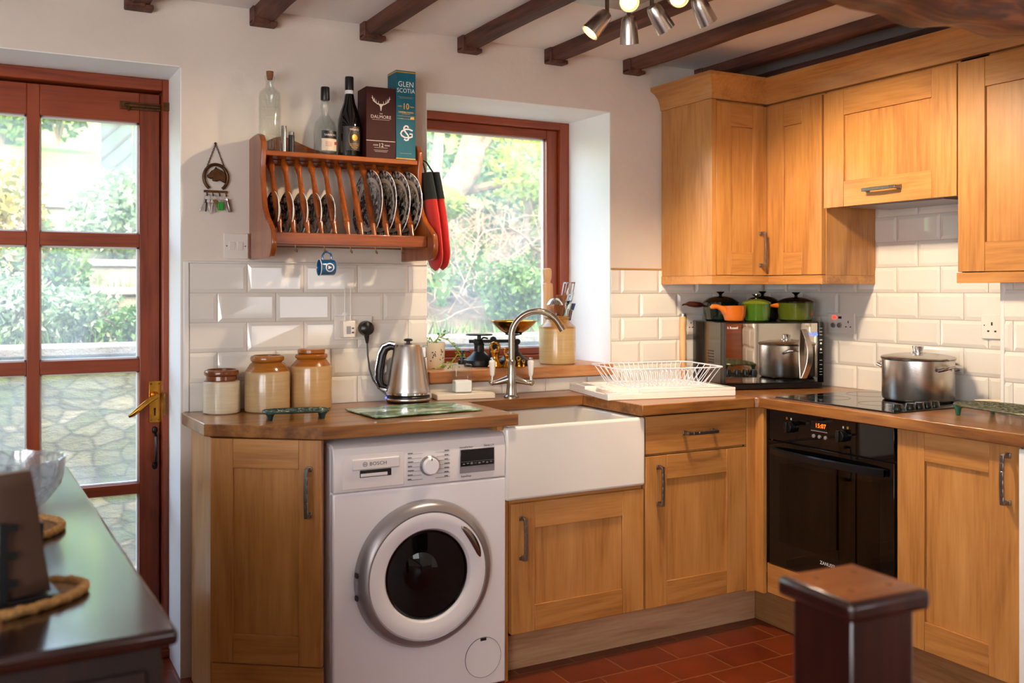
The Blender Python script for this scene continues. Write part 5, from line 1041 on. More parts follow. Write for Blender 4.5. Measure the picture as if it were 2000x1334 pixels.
# ------------------------------------------------------------------ oven gloves hanging on the rack's right side
t = thing('oven_gloves', 'red oven mitts with dark cuffs hanging on the right side of the plate rack', 'oven glove', (0, 0, 0))
def mitt(x, dy, z0, z1):
    n = 22; vs = []; fs = []
    m = MB(); m2 = MB()
    def sec(u, grow=0):
        z = z1+(z0-z1)*u; w_ = 0.040+0.030*u; w_ *= math.sqrt(max(0.0, 1-max(0, (u-0.80)/0.20)**2)) if u > 0.8 else 1; th = 0.013+0.004*math.sin(PI*u)
        if u > 0.8: th *= math.sqrt(max(0.0, 1-((u-0.8)/0.2)**2))
        yc = 3.300-dy-0.060*u-0.015*math.sin(u*PI); xx = x+0.010*u
        return [(xx+(th+grow)*math.cos(a), yc+(w_+grow)*math.sin(a), z) for a in [2*PI*k/16 for k in range(16)]]
    us = [0.26+(0.74*i/n) for i in range(n+1)]; us[-1] = 0.9995
    for u in us: vs += sec(u)
    for i in range(n):
        for k in range(16): fs.append((i*16+k, i*16+(k+1) % 16, (i+1)*16+(k+1) % 16, (i+1)*16+k))
    fs += [tuple(range(16))[::-1], tuple(n*16+k for k in range(16))]; m.add(vs, fs); o = m.build('mitt', 'red_fabric', t)
    vs = []; fs = []
    for u in (0, 0.07, 0.14, 0.21, 0.28): vs += sec(u, 0.0022)
    for i in range(4):
        for k in range(16): fs.append((i*16+k, i*16+(k+1) % 16, (i+1)*16+(k+1) % 16, (i+1)*16+k))
    fs += [tuple(range(16))[::-1], tuple(64+k for k in range(16))]; m2.add(vs, fs); m2.build('cuff', 'dark_fabric', o)
mitt(1.424, 0.03, 1.388, 1.748); mitt(1.461, 0.012, 1.392, 1.752)
MB().tube([(1.424, 3.275, 1.745), (1.418, 3.285, 1.785), (1.4095, 3.29, 1.80)], 0.003, 6).tube([(1.461, 3.285, 1.748), (1.43, 3.285, 1.79), (1.4095, 3.29, 1.80)], 0.003, 6).build('hanging_loop', 'dark_fabric', t)

# ------------------------------------------------------------------ horseshoe key hanger
t = thing('key_hanger', 'bronze horseshoe key hanger with horse head, on the wall left of the plate rack', 'key hanger', (0.700, 3.4235, 1.70))
m = MB(); P2 = [(0.040*math.sin(a)*1.0, -0.008, 0.002-0.0-0.045*-math.cos(a)) for a in [math.radians(-146+292*i/28) for i in range(29)]]
P2 = [(x, y, z*1.0+0.004) for x, y, z in P2]; m.tube(P2, [0.0075]*29, 8, flat=0.75); m.build('horseshoe', 'bronze', t)
m = MB(); hp = [(-0.030, 0.004), (-0.026, -0.004), (-0.016, -0.008), (-0.010, -0.004), (-0.012, -0.014), (0.004, -0.016), (0.012, -0.010), (0.022, -0.016), (0.030, -0.020), (0.034, -0.004), (0.032, 0.012), (0.020, 0.022), (0.012, 0.026), (0.004, 0.028), (0.0, 0.036), (-0.006, 0.026), (-0.014, 0.022), (-0.022, 0.012)]
m.prism([(a, b+0.008) for a, b in hp], -0.014, -0.003, axis='Y'); m.build('horse_head', 'bronze', t, bevel=0.004, seg=2)
m = MB(); m.box(-0.04, 0.04, -0.009, -0.003, -0.046, -0.038); 
for x in (-0.030, -0.010, 0.012, 0.034): m.tube([(x, -0.006, -0.045), (x, -0.008, -0.056), (x, -0.015, -0.058), (x, -0.018, -0.052)], 0.0018, 6)
m.build('hook_bar', 'bronze', t)
for s in (-1, 1):
    m = MB(); a_, b_ = Vector((s*0.028, -0.006, 0.046)), Vector((0, -0.004, 0.122))
    for i in range(14):
        c_ = a_.lerp(b_, (i+0.5)/14); dv = (b_-a_).normalized(); o1 = Vector((0, 1, 0)) if i % 2 else dv.cross(Vector((0, 1, 0))); m.tube([c_+dv*0.0042*math.cos(q)+o1*0.0022*math.sin(q) for q in [2*PI*j/8 for j in range(8)]], 0.0008, 4, closed=True)
    m.build('chain', 'bronze', t)
MB().sphere((0, -0.003, 0.124), 0.005, 8).build('nail', 'bronze', t)
def keys(label, x, items, name='key_bunch'):
    t = thing(name, label, 'keys', (x, 3.4095, 1.643))
    MB().tube([(0.010*math.cos(a), 0, -0.008+0.010*math.sin(a)) for a in [2*PI*i/20 for i in range(20)]], 0.0009, 5, closed=True).build('split_ring', 'chrome', t)
    for i, (dx, ln, w_, mt) in enumerate(items):
        z = -0.014; M_ = Matrix.Translation((dx*0.3, -0.002-0.002*i, z)) @ Matrix.Rotation(math.atan2(dx, 0.04)*-1, 4, 'Y')
        m = MB(); m.prism([(-w_, -0.012), (w_, -0.012), (w_, 0.0), (-w_, 0.0)], -0.001, 0.001, axis='Y', M=M_); m.prism([(-w_*0.45, -ln), (w_*0.3, -ln), (w_*0.45, -ln+0.004), (w_*0.45, -0.012), (-w_*0.45, -0.012)], -0.001, 0.001, axis='Y', M=M_); m.build('key', mt, t, bevel=0.0006)
    return t
keys('silver keys with a long pale key on the left hook of the horseshoe hanger', -0.030+0.700, [(-0.018, 0.045, 0.005, 'chrome'), (-0.004, 0.042, 0.006, 'black_plastic'), (0.006, 0.046, 0.005, 'brushed_steel')])
keys('dull steel keys in the middle of the horseshoe hanger', -0.010+0.700, [(-0.006, 0.05, 0.006, 'brushed_steel'), (0.006, 0.044, 0.005, 'pewter'), (0.014, 0.036, 0.005, 'old_brass')])
t = keys('keys with a bright green plastic tag on the horseshoe hanger', 0.012+0.700, [(0.012, 0.03, 0.005, 'pewter')])
MB().box(-0.008, 0.012, -0.008, -0.004, -0.050, -0.022).build('green_fob', 'green_tag', t, bevel=0.002)
t = thing('torch_keyring', 'small dark metal torch hanging on the rightmost hook of the horseshoe hanger', 'torch', (0.734, 3.4095, 1.643))
MB().lathe([(0.0045, 0), (0.0058, 0.003), (0.0058, 0.044), (0.005, 0.046)], 14, M=Matrix.Rotation(PI-0.22, 3, 'Y'), c=(0.002, -0.003, -0.010)).build('barrel', 'pewter', t); MB().lathe([(0.0062, 0), (0.0062, 0.006)], 14, M=Matrix.Rotation(PI-0.22, 3, 'Y'), c=(0.002, -0.003, -0.009)).build('cap', 'chrome', t); MB().tube([(0.007*math.cos(a), 0, -0.006+0.007*math.sin(a)) for a in [2*PI*i/16 for i in range(16)]], 0.0008, 5, closed=True).build('split_ring', 'chrome', t)

# ------------------------------------------------------------------ microwave and pans on it
MWR = -math.radians(16); MWP = Vector((2.670, 3.080, 0.905))
t = thing('microwave', 'black microwave with mirrored door and curved silver handle in the corner', 'microwave', MWP, MWR)
W, Dp, z0, z1 = 0.450, 0.322, 0.022, 0.281
MB().box(0, W, 0.03, Dp, z0, z1).box(-0.0, W, 0.028, 0.04, z0-0.004, z1-0.005).build('case', 'black_enamel', t, bevel=0.004)
MB().box(0.01, W-0.005, -0.004, 0.03, 0.004, z0+0.004).build('skirt', 'black_plastic', t, bevel=0.003)
dm = MB().box(0.0, W-0.028, -0.006, 0.028, z0+0.004, z1-0.002).build('door', 'black_plastic', t, bevel=0.002)
MB().box(0.004, W-0.032, -0.0085, -0.0062, z0+0.008, z1-0.006).build('mirror_glass', 'mirror_door', dm)
MB().box(W-0.026, W, -0.004, 0.028, z0+0.004, z1-0.002).build('control_strip', 'black_glass', t, bevel=0.001)
m = MB()
for i, z in enumerate((0.253, 0.238, 0.225, 0.205, 0.202, 0.150, 0.118, 0.1, 0.082, 0.07, 0.058)): m.box(W-0.019, W-0.007, -0.0046, -0.004, z, z+0.0015)
for z in (0.19, 0.165): m.lathe([(0.004, 0), (0.004, 0.0015), (1e-4, 0.002)], 12, M=RX, c=(W-0.013, -0.004, z))
m.build('button_print', 'print_white', t)
m = MB(); n = 16; vs = []; fs = []
for i in range(n+1):
    u = i/n; z = 0.045+0.205*u; y = -0.010-0.030*math.sin(PI*u); x = W-0.085-0.012*abs(2*u-1)**2
    vs += [(x-0.012, y, z), (x+0.012, y, z), (x+0.012, y-0.006, z), (x-0.012, y-0.006, z)]
for i in range(n):
    for k in range(4): fs.append((i*4+k, i*4+(k+1) % 4, (i+1)*4+(k+1) % 4, (i+1)*4+k))
fs += [(0, 1, 2, 3), (n*4+3, n*4+2, n*4+1, n*4)]; m.add(vs, fs); m.build('handle', 'brushed_steel', dm, bevel=0.001)
text('digits', '15:06', 0.020, 'blue_digits', dm, (W-0.052, -0.0088, 0.229)); text('lettering', 'R Russell', 0.014, 'print_white', dm, (0.010, -0.0088, 0.258), align='LEFT', sx=0.9)
m = MB()
for i in range(4):
    for j in range(8): m.box(-0.0006, 0.001, 0.10+i*0.016, 0.110+i*0.016, 0.07+j*0.012, 0.0755+j*0.012)
m.build('air_vents', 'dark_slot', t)
for x in (0.03, W-0.03):
    for y in (0.05, Dp-0.03): MB().lathe([(0.012, 0), (0.012, z0+0.001)], 12, c=(x, y, 0)).build('foot', 'black_plastic', t)
ZM = 0.905+0.2815
def onmw(x, y): v = Matrix.Rotation(MWR, 3, 'Z') @ Vector((x, y, 0)); return (MWP.x+v.x, MWP.y+v.y, ZM)
def pan(name, label, pos, r, h, mat, lidmat, rim=None, knob='black_enamel', lidh=0.03, rz=0, cat='pot'):
    t = thing(name, label, cat, pos, rz)
    MB().lathe([(r*0.82, 0), (r*0.92, 0.006), (r*0.98, h*0.5), (r, h-0.004), (r*1.015, h), (r*0.97, h), (r*0.94, h*0.5), (r*0.85, 0.008), (1e-4, 0.007)], 40).build('pot_body', mat, t)
    if lidmat:
        l_ = MB().lathe([(r*1.03, h+0.001), (r*1.04, h+0.005), (r*0.96, h+0.010), (r*0.7, h+lidh*0.75), (r*0.35, h+lidh), (1e-4, h+lidh*1.02)], 40).build('lid', lidmat, t)
        k = MB().lathe([(0.008, h+lidh*0.98), (0.006, h+lidh+0.006), (0.009, h+lidh+0.012), (0.018, h+lidh+0.018), (0.017, h+lidh+0.021), (1e-4, h+lidh+0.0215)], 20).build('knob', knob, l_)
    return t
t = pan('casserole_pan', 'dark green pan with black lid and long wooden handle, back left on the microwave', onmw(0.088, 0.225), 0.076, 0.075, 'dark_green_enamel', 'black_enamel')
hd = MB().tube([(-0.074, 0, 0.062), (-0.10, 0.0, 0.067)], [0.006, 0.005], 8).tube([(-0.185, 0, 0.073), (-0.205, 0, 0.070), (-0.212, 0, 0.066)], [0.004, 0.004, 0.003], 8).build('handle_rod', 'chrome', t); MB().tube([(-0.098, 0, 0.067), (-0.115, 0, 0.069), (-0.145, 0, 0.071), (-0.172, 0, 0.073), (-0.187, 0, 0.073)], [0.007, 0.011, 0.0125, 0.011, 0.006], 12).build('wooden_grip', 'dark_grip', t)
t = thing('milk_pan', 'small bright orange open milk pan with stubby spout handle on the microwave', 'pan', onmw(0.070, 0.052), MWR+0.05)
MB().lathe([(0.030, 0), (0.040, 0.006), (0.047, 0.03), (0.050, 0.064), (0.052, 0.067), (0.047, 0.066), (0.044, 0.032), (0.036, 0.01), (1e-4, 0.008)], 36).build('pan_body', 'orange_enamel', t)
MB().tube([(-0.040, 0, 0.044), (-0.058, 0, 0.056), (-0.080, 0, 0.064), (-0.100, 0, 0.063), (-0.108, 0, 0.060)], [0.020, 0.012, 0.0095, 0.011, 0.006], 12).build('handle', 'orange_enamel', t)
t = pan('casserole_pan', 'small bright green pot with matching lid, middle front on the microwave', onmw(0.182, 0.075), 0.058, 0.072, 'green_enamel', 'olive_lid', lidh=0.022)
t = pan('casserole_pan', 'black pot with orange side handle behind the small green pot', onmw(0.292, 0.235), 0.072, 0.078, 'black_enamel', 'black_enamel', lidh=0.028)
MB().tube([(-0.02, -0.068, 0.064), (-0.005, -0.10, 0.066), (0.012, -0.135, 0.066), (0.02, -0.150, 0.066)], [0.006, 0.012, 0.0125, 0.008], 10).build('handle', 'orange_handle', t)
t = pan('casserole_pan', 'wide olive green pot with black lid, rightmost on the microwave', onmw(0.388, 0.115), 0.078, 0.078, 'olive_enamel', 'black_enamel', lidh=0.024)
t = thing('upright_pole', 'slim pale wooden pole standing upright on the worktop left of the microwave', 'pole', (2.700, 3.385, 0.905))
MB().lathe([(0.014, 0), (0.014, 0.296), (0.012, 0.306), (1e-4, 0.307)], 20).build('pole', 'beech', t); MB().lathe([(0.0146, 0.298), (0.0146, 0.306), (0.012, 0.310), (1e-4, 0.311)], 20).build('end_cap', 'brushed_steel', t)

# ------------------------------------------------------------------ hob and saucepan
t = thing('hob', 'black glass hob with a row of five black knobs, set in the right worktop', 'hob', (2.672, 2.235, 0.905))
MB().box(0, 0.515, 0, 0.55, 0.0002, 0.005).build('glass_top', 'hob_glass', t, bevel=0.001)
MB().box(-0.002, 0.517, -0.002, 0.552, 0.0, 0.002).build('frame', 'black_iron', t)
for i, x in enumerate((0.058, 0.108, 0.145, 0.178, 0.208)):
    MB().lathe([(0.019, 0.005), (0.0185, 0.008), (0.016, 0.022), (0.015, 0.024), (1e-4, 0.0245)], 20, c=(x*1.25, 0.045, 0)).build('knob', 'black_enamel', t)
for (x, y, r_) in ((0.15, 0.42, 0.075), (0.38, 0.43, 0.09), (0.38, 0.18, 0.09), (0.16, 0.2, 0.07)): MB().lathe([(r_, 0.0050), (r_, 0.0054), (r_-0.0012, 0.0054), (r_-0.0012, 0.005)], 44, cap=False, c=(x, y, 0)).build('ring_mark', 'grey_print', t)
t = thing('saucepan', 'large stainless steel saucepan with lid standing on the hob', 'saucepan', (3.056, 2.447, 0.9104), -math.radians(28.6))
r_ = 0.127
MB().lathe([(r_-0.012, 0), (r_-0.004, 0.004), (r_, 0.012), (r_, 0.150), (r_+0.004, 0.154), (r_-0.002, 0.154), (r_-0.003, 0.012), (1e-4, 0.008)], 56).build('pan_body', 'brushed_steel', t)
l_ = MB().lathe([(r_+0.003, 0.1545), (r_+0.005, 0.159), (r_-0.002, 0.163), (r_*0.7, 0.170), (r_*0.3, 0.174), (1e-4, 0.175)], 56).build('lid', 'brushed_steel', t)
MB().lathe([(0.028, 0.1735), (0.028, 0.177), (0.017, 0.179), (0.017, 0.184), (0.021, 0.197), (0.020, 0.200), (1e-4, 0.201)], 24).build('knob', 'chrome', l_)
for s, aa in ((1, math.radians(-62)), (1, math.radians(118))):
    m = MB(); u = Vector((math.cos(aa), math.sin(aa), 0)); v_ = Vector((-u.y, u.x, 0)); pts = [u*(r_+e)+v_*w_+Vector((0, 0, z)) for e, w_, z in ((-0.002, -0.045, 0.118), (0.02, -0.042, 0.124), (0.036, -0.022, 0.132), (0.040, 0, 0.134), (0.036, 0.022, 0.132), (0.02, 0.042, 0.124), (-0.002, 0.045, 0.118))]
    m.tube(pts, [0.007, 0.007, 0.0055, 0.005, 0.0055, 0.007, 0.007], 10); m.build('side_handle', 'chrome', t)

# ------------------------------------------------------------------ ceiling spotlights
t = thing('ceiling_spotlights', 'six-way brushed steel ceiling spotlight cluster, two bulbs facing the room', 'ceiling light', (1.83, 2.52, 2.3045), 0)
MB().box(-0.085, 0.135, -0.20, 0.26, -0.012, 0.0).build('ceiling_plate', 'nickel', t, bevel=0.003)
heads = [((1.764, 2.597), (-0.62, 0.22, -0.75), True, 0), ((1.846, 2.592), (0.20, 0.25, -1.0), False, 0), ((1.843, 2.464), (0.75, 0.0, -0.9), False, 0), ((1.762, 2.490), (-0.50, -0.95, -0.42), True, 1), ((1.868, 2.392), (-0.42, -0.95, -0.36), True, 1), ((1.945, 2.372), (0.55, 0.05, -0.75), False, 0)]
for i, ((hx, hy), dr_, lit, room) in enumerate(heads):
    base = Vector((1.83, 2.52, 2.3045)); zz = 2.212 if i < 3 else 2.228; p0 = Vector((hx, hy, zz))-base; d_ = Vector(dr_).normalized(); q = d_.to_track_quat('Z', 'Y').to_matrix()
    st = MB().box(p0.x-0.006, p0.x+0.006, p0.y-0.003, p0.y+0.003, p0.z-0.004, -0.006).build('arm', 'nickel', t)
    hd = MB().lathe([(0.010, -0.004), (0.020, 0.002), (0.0245, 0.014), (0.0275, 0.038), (0.0300, 0.070), (0.0312, 0.088), (0.0300, 0.088), (0.0285, 0.070), (0.024, 0.030), (1e-4, 0.026)], 30, M=q, c=p0).build('spot_head', 'brushed_steel', t)
    MB().lathe([(0.0245, 0.072), (0.024, 0.076), (0.016, 0.079), (1e-4, 0.080)], 24, M=q, c=p0).build('bulb', 'bulb', hd)
    pos = base+p0+d_*0.094
    light('SPOT', 'spot_lamp', pos, aim(d_), (30.0, 20.0, 44.0, 12.0, 12.0, 30.0)[i], (1.0, 0.77, 0.52), spot_size=math.radians(105), spot_blend=0.6, shadow_soft_size=0.018)

# ------------------------------------------------------------------ foreground: sideboard with its things, newel post
SA = math.radians(1.6)
t = thing('sideboard', 'dark polished sideboard running along the left foreground to the garden door', 'sideboard', (0.262, 1.548, 0), SA)
MB().box(-0.56, 0.0, 0.0, 1.60, 0.775, 0.80).build('top', 'dark_table', t, bevel=0.008, seg=3)
MB().box(-0.53, -0.022, 0.022, 1.56, 0.10, 0.775).build('carcass', 'dark_carcass', t, bevel=0.003)
for i in range(3): MB().box(-0.0225, -0.014, 0.05+i*0.5, 0.52+i*0.5, 0.14, 0.74).build('door', 'dark_carcass', t, bevel=0.006)
MB().box(-0.50, -0.045, 0.014, 0.0225, 0.14, 0.74).build('end_panel', 'dark_carcass', t, bevel=0.006)
for x in (-0.50, -0.055):
    for y in (0.055, 1.52): MB().lathe([(0.018, 0), (0.03, 0.05), (0.026, 0.10)], 16, c=(x, y, 0)).build('foot', 'dark_carcass', t)
ZT = 0.8005
t = thing('crystal_bowl', 'large cut-glass bowl at the far end of the dark sideboard', 'bowl', (0.072, 2.42, ZT+0.004))
m = MB(); n = 48; oprof = [(0.05, 0), (0.055, 0.006), (0.085, 0.035), (0.112, 0.07), (0.122, 0.10), (0.126, 0.135)]
vs = []; fs = []
full = oprof+[(0.120, 0.135), (0.115, 0.10), (0.104, 0.07), (0.076, 0.038), (0.04, 0.014)]
for j, (r_, z) in enumerate(full):
    for i in range(n):
        a = 2*PI*i/n; rr = r_
        if j in (1, 2, 3): rr = r_*(1+0.022*(1 if i % 2 else -1))
        if j == 5 or j == 6: z2 = z+0.002*math.cos(a*16)
        else: z2 = z
        vs.append((rr*math.cos(a), rr*math.sin(a), z2))
k = len(full)
for j in range(k-1):
    for i in range(n): fs.append((j*n+i, j*n+(i+1) % n, (j+1)*n+(i+1) % n, (j+1)*n+i))
fs += [tuple(range(n))[::-1], tuple((k-1)*n+i for i in range(n))]
m.add(vs, fs); m.build('cut_glass', 'crystal', t, smooth=18)
def mat_(name, label, x, y, rz, a, b):
    t = thing(name, label, 'place mat', (x, y, ZT), rz, 'woven mats on the sideboard')
    MB().lathe([(1e-4, 0), (1.0, 0), (1.0, 0.006), (1e-4, 0.007)], 40, M=Matrix.Diagonal((a, b, 1))).build('weave', 'woven_mat', t)
    m = MB(); N = 90; m.tube([((a+0.004)*math.cos(q), (b+0.004)*math.sin(q), 0.008+0.0015*math.sin(q*60)) for q in [2*PI*i/N for i in range(N)]], [0.0075+0.0015*(i % 2) for i in range(N)], 8, closed=True); m.build('rope_edge', 'rope', t); return t
mat_('woven_mat', 'woven mat with rope edge under the paper rack, front of the sideboard', -0.012, 1.80, 0.25, 0.165, 0.085)
mat_('woven_mat', 'second woven mat with rope edge, in front of the glass bowl', 0.040, 2.42-0.09, 0.0, 0.105, 0.11)
bpy.data.objects['crystal_bowl'].location = (0.042, 2.48, ZT+0.0005)
t = thing('letter_rack', 'dark metal rack with lattice front holding papers on the sideboard', 'letter rack', (0.022, 1.80, ZT+0.0085), math.radians(8))
MB().box(-0.10, 0.085, -0.045, 0.05, 0, 0.008).build('base', 'black_iron', t, bevel=0.002)
m = MB(); 
for z in (0.03, 0.075, 0.12): m.box(-0.095, 0.02, -0.046, -0.040, z, z+0.012)
for x in (-0.085, -0.045, -0.008): m.box(x, x+0.013, -0.0465, -0.0395, 0.005, 0.135 if x > -0.05 else 0.15)
m.build('lattice_front', 'black_iron', t, bevel=0.001); MB().box(-0.095, 0.075, 0.044, 0.048, 0.005, 0.11).build('back_plate', 'black_iron', t)
random.seed(4)
PN = ['front brown printed card standing in the letter rack', 'folded grey paper directly behind the brown card in the letter rack', 'third sheet from the front in the letter rack, curling at its edge', 'pale sheet fourth from the front in the letter rack', 'rearmost grey sheet in the letter rack, leaning furthest right']
for i in range(5):
    y = -0.034+i*0.0165; h_ = 0.205-0.004*i+random.uniform(-.006, .006); lean = 0
    M_ = Matrix.Rotation(math.radians(-3-i*0.6), 4, 'Y')
    p_ = MB(); n = 8; vs = []; fs = []
    for j in range(n+1):
        u = j/n; yy = y+0.006*math.sin(u*2.4+i*0.4)
        vs += [M_ @ Vector((-0.088, yy, 0.009+u*h_)), M_ @ Vector((0.072-0.018*u+random.uniform(-.001, .001), yy+0.004*u, 0.009+u*h_))]
    for j in range(n): fs.append((2*j, 2*j+1, 2*j+3, 2*j+2))
    p_.add(vs, fs)
    o = p_.build('paper_sheet', 'paper_brown' if i == 0 else 'paper', None, solid=0.0035)
    o.location = (0.022, 1.80, ZT+0.0085); o.rotation_euler = (0, 0, math.radians(8))
    tag(o, PN[i], 'paper', 'papers in the letter rack')
t = thing('wooden_box', 'small reddish wooden block between the letter rack and the second woven mat', 'box', (0.088, 2.12, ZT), 0.1)
MB().box(-0.05, 0.012, -0.02, 0.02, 0, 0.068).build('block', 'red_wood_X', t, bevel=0.006)
t = thing('wooden_ball', 'round wooden knob-shaped ornament at the very left edge of the sideboard', 'ornament', (-0.012, 1.575, ZT))
MB().lathe([(0.018, 0), (0.02, 0.004), (0.03, 0.02), (0.034, 0.04), (0.028, 0.062), (0.012, 0.074), (1e-4, 0.076)], 28).build('ball', 'spoon_wood', t)
t = thing('newel_post', 'dark wooden newel post with square capped top in the right foreground', 'newel post', (1.172, 1.058, 0), math.radians(-3))
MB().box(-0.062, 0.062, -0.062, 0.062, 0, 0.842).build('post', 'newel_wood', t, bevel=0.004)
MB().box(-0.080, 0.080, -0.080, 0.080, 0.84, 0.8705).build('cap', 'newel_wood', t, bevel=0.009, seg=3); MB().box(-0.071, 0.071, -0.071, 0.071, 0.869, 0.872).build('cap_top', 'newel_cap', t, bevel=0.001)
for sx in (-1, 1):
    for sy in (-1, 1): MB().lathe([(0.006, 0), (0.006, 0.0012), (1e-4, 0.0014)], 12, c=(sx*0.038, sy*0.036, 0.872)).build('peg', 'spoon_wood', t)
t = thing('stair_rail', 'dark wooden rail running away from the newel post at the bottom right', 'rail', (1.236, 1.10, 0.0), 0)
m = MB(); m.prism([(0, 0.690), (0.0, 0.745), (0.75, 0.32), (0.75, 0.265)], -0.035, 0.02, axis='Y'); m.build('rail', 'spoon_wood', t, bevel=0.012, seg=3)
MB().box(0.68, 0.745, -0.035, 0.02, 0, 0.29).build('post', 'newel_wood', t, bevel=0.004)

t = thing('bread_bin', 'orange-brown wooden bread bin on the far right of the worktop, mirrored in the microwave door', 'bread bin', (2.838, 1.70, 0.905), 0)
MB().box(-0.14, 0.15, -0.10, 0.0, 0.0, 0.36).build('bin', 'pine_X', t, bevel=0.006); MB().box(-0.13, 0.14, -0.003, 0.006, 0.03, 0.33).build('door', 'pine_X', t, bevel=0.004)
# ------------------------------------------------------------------ the garden beyond the glass
random.seed(21)
def prof(pts, y):
    for (a, b), (c, d) in zip(pts, pts[1:]):
        if a <= y <= c: return b+(d-b)*(y-a)/(c-a)
    return pts[-1][1]
PL = [(5.2, 1.0), (6.5, 1.06), (6.51, 1.3), (7.3, 1.32), (7.31, 1.48), (8.2, 1.5), (8.21, 1.9), (12, 2.9), (20, 5.0), (30, 7.5)]
PR = [(5.2, 1.0), (5.8, 1.08), (7.0, 1.35), (8.5, 2.3), (10.0, 3.8), (13, 6.5), (30, 12)]
def gz(x, y):
    k = min(1, max(0, (x-1.9)/0.9)); return prof(PL, y)*(1-k)+prof(PR, y)*k+0.05*math.sin(x*2.1+y)*math.cos(y*1.7)*min(1, (y-5.2))
m = MB(); nx, ys = 30, [5.2, 5.5, 5.8, 6.1, 6.49, 6.52, 6.9, 7.29, 7.32, 7.7, 8.19, 8.22]+[8.6+0.55*i for i in range(36)]
for y in ys:
    for i in range(nx+1): x = -6+20*i/nx; m.v.append((x, y, gz(x, y)))
for j in range(len(ys)-1):
    for i in range(nx): m.f.append((j*(nx+1)+i, j*(nx+1)+i+1, (j+1)*(nx+1)+i+1, (j+1)*(nx+1)+i)); m.m.append(0 if ys[j] > 8.1 else 1)
o = m.build('hillside', ['lawn', 'soil'], smooth=60); o['kind'] = 'structure'
o = MB().box(-6, 14, 3.86, 5.0, -0.15, -0.02).build('paving', 'concrete'); o['kind'] = 'structure'
def wallthing(name, label, x0, x1, y0, y1, z0, z1, mat, cap=True, cat='wall'):
    t = thing(name, label, cat, ((x0+x1)/2, (y0+y1)/2, z0)); a = (x1-x0)/2; b = (y1-y0)/2
    MB().box(-a, a, -b, b, 0, z1-z0-(0.05 if cap else 0)).build('masonry', mat, t)
    if cap: MB().box(-a, a, -b-0.025, b+0.02, z1-z0-0.05, z1-z0).build('coping', 'concrete', t, bevel=0.01)
wallthing('retaining_wall', 'mossy rubble stone retaining wall directly outside the garden door', -5, 12, 5.0, 5.25, -0.1, 1.055, 'rubble_wall')
wallthing('garden_terrace', 'lowest concrete garden terrace step behind the stone wall', -1.5, 1.9, 6.45, 6.6, 0.9, 1.335, 'mossy_stone')
wallthing('garden_terrace', 'middle concrete garden terrace step on the slope', -1.5, 1.9, 7.25, 7.4, 1.1, 1.53, 'mossy_stone')
wallthing('garden_terrace', 'highest garden terrace wall with flat coping below the lawn', -1.5, 1.7, 8.1, 8.25, 1.3, 1.99, 'mossy_stone')
t = thing('garden_shed', 'grey-green garden shed with diagonal boarding seen through the top pane of the door', 'shed', (0.90, 9.2, 2.0))
m = MB(); m.box(0, 0.26, 0, 0.04, 0, 2.3)
m.build('boarded_door', 'shed_boards', t)
m = MB()
for i in range(16): z = -0.4+i*0.17; m.prism([(0, z), (0.26, z+0.26), (0.26, z+0.285), (0, z+0.025)], -0.008, 0.001, axis="Y")
m.build('board_gap', 'dark_slot', t); m = MB()
for i in range(14): m.box(0.27+i*0.11, 0.37+i*0.11, 0, 0.05, 0, 2.4)
m.build('boarding', 'shed_boards', t); MB().box(-0.1, 1.9, -0.1, 1.6, 2.3, 2.4).build('roof', 'concrete', t)
def leaves(m, c, rad, n, size, flat=0.9, up=0.3):
    for _ in range(n):
        d = Vector([random.gauss(0, 1) for _ in range(3)]).normalized(); rr = random.uniform(0.45, 1)**0.6; p = Vector(c)+Vector((d.x*rad[0], d.y*rad[1], d.z*rad[2]))*rr
        a = Vector((random.gauss(0, 1), random.gauss(0, 1), random.gauss(0, 1)+up)).normalized(); u = a.orthogonal().normalized(); w = a.cross(u); th = random.uniform(0, 6.28); u2 = u*math.cos(th)+w*math.sin(th); w2 = a.cross(u2); s = size*random.uniform(0.6, 1.3)
        m.add([p-u2*s*0.5, p+w2*s*0.28+a*s*0.08, p+u2*s*0.5, p-w2*s*0.28+a*s*0.08], [(0, 1, 2, 3)])
def bush(name, label, c, rad, n, size, mat, cat='bush'):
    t = thing(name, label, cat, (c[0], c[1], c[2]-rad[2]*0.9)); z0 = rad[2]*0.9
    m = MB()
    for i in range(7):
        a = 6.28*i/7; m.tube([(0, 0, -0.02), (0.25*rad[0]*math.cos(a), 0.25*rad[1]*math.sin(a), z0*0.8), (0.7*rad[0]*math.cos(a), 0.7*rad[1]*math.sin(a), z0*1.3)], [0.012, 0.008, 0.004], 5)
    m.build('stems', 'bark', t); m = MB()
    for q in range(6): a = random.uniform(0, 6.28); leaves(m, (0.45*rad[0]*math.cos(a), 0.45*rad[1]*math.sin(a), z0+random.uniform(-.3, .35)*rad[2]), tuple(r*0.62 for r in rad), n//6, size)
    o = m.build('foliage', mat, t, smooth=0); return t
bush('shrub', 'golden yellow shrub through the left panes of the garden door', (0.06, 6.05, 1.62), (0.34, 0.4, 0.62), 2600, 0.06, 'bush_yellow')
bush('shrub', 'blue-green low shrub at the left, behind the stone wall', (0.10, 5.62, 1.28), (0.30, 0.3, 0.32), 1800, 0.05, 'bush_pale')
bush('shrub', 'pale leafy shrub growing over the right end of the terraces', (0.93, 7.7, 1.86), (0.40, 0.4, 0.42), 2200, 0.07, 'bush_pale')
bush('shrub', 'green shrub at the left edge of the terrace steps', (0.36, 6.2, 1.40), (0.19, 0.2, 0.36), 1100, 0.05, 'bush_green')
bush('shrub', 'low pale plant on the wall top beneath the terraces', (0.50, 5.75, 1.17), (0.24, 0.2, 0.2), 1200, 0.045, 'bush_pale')
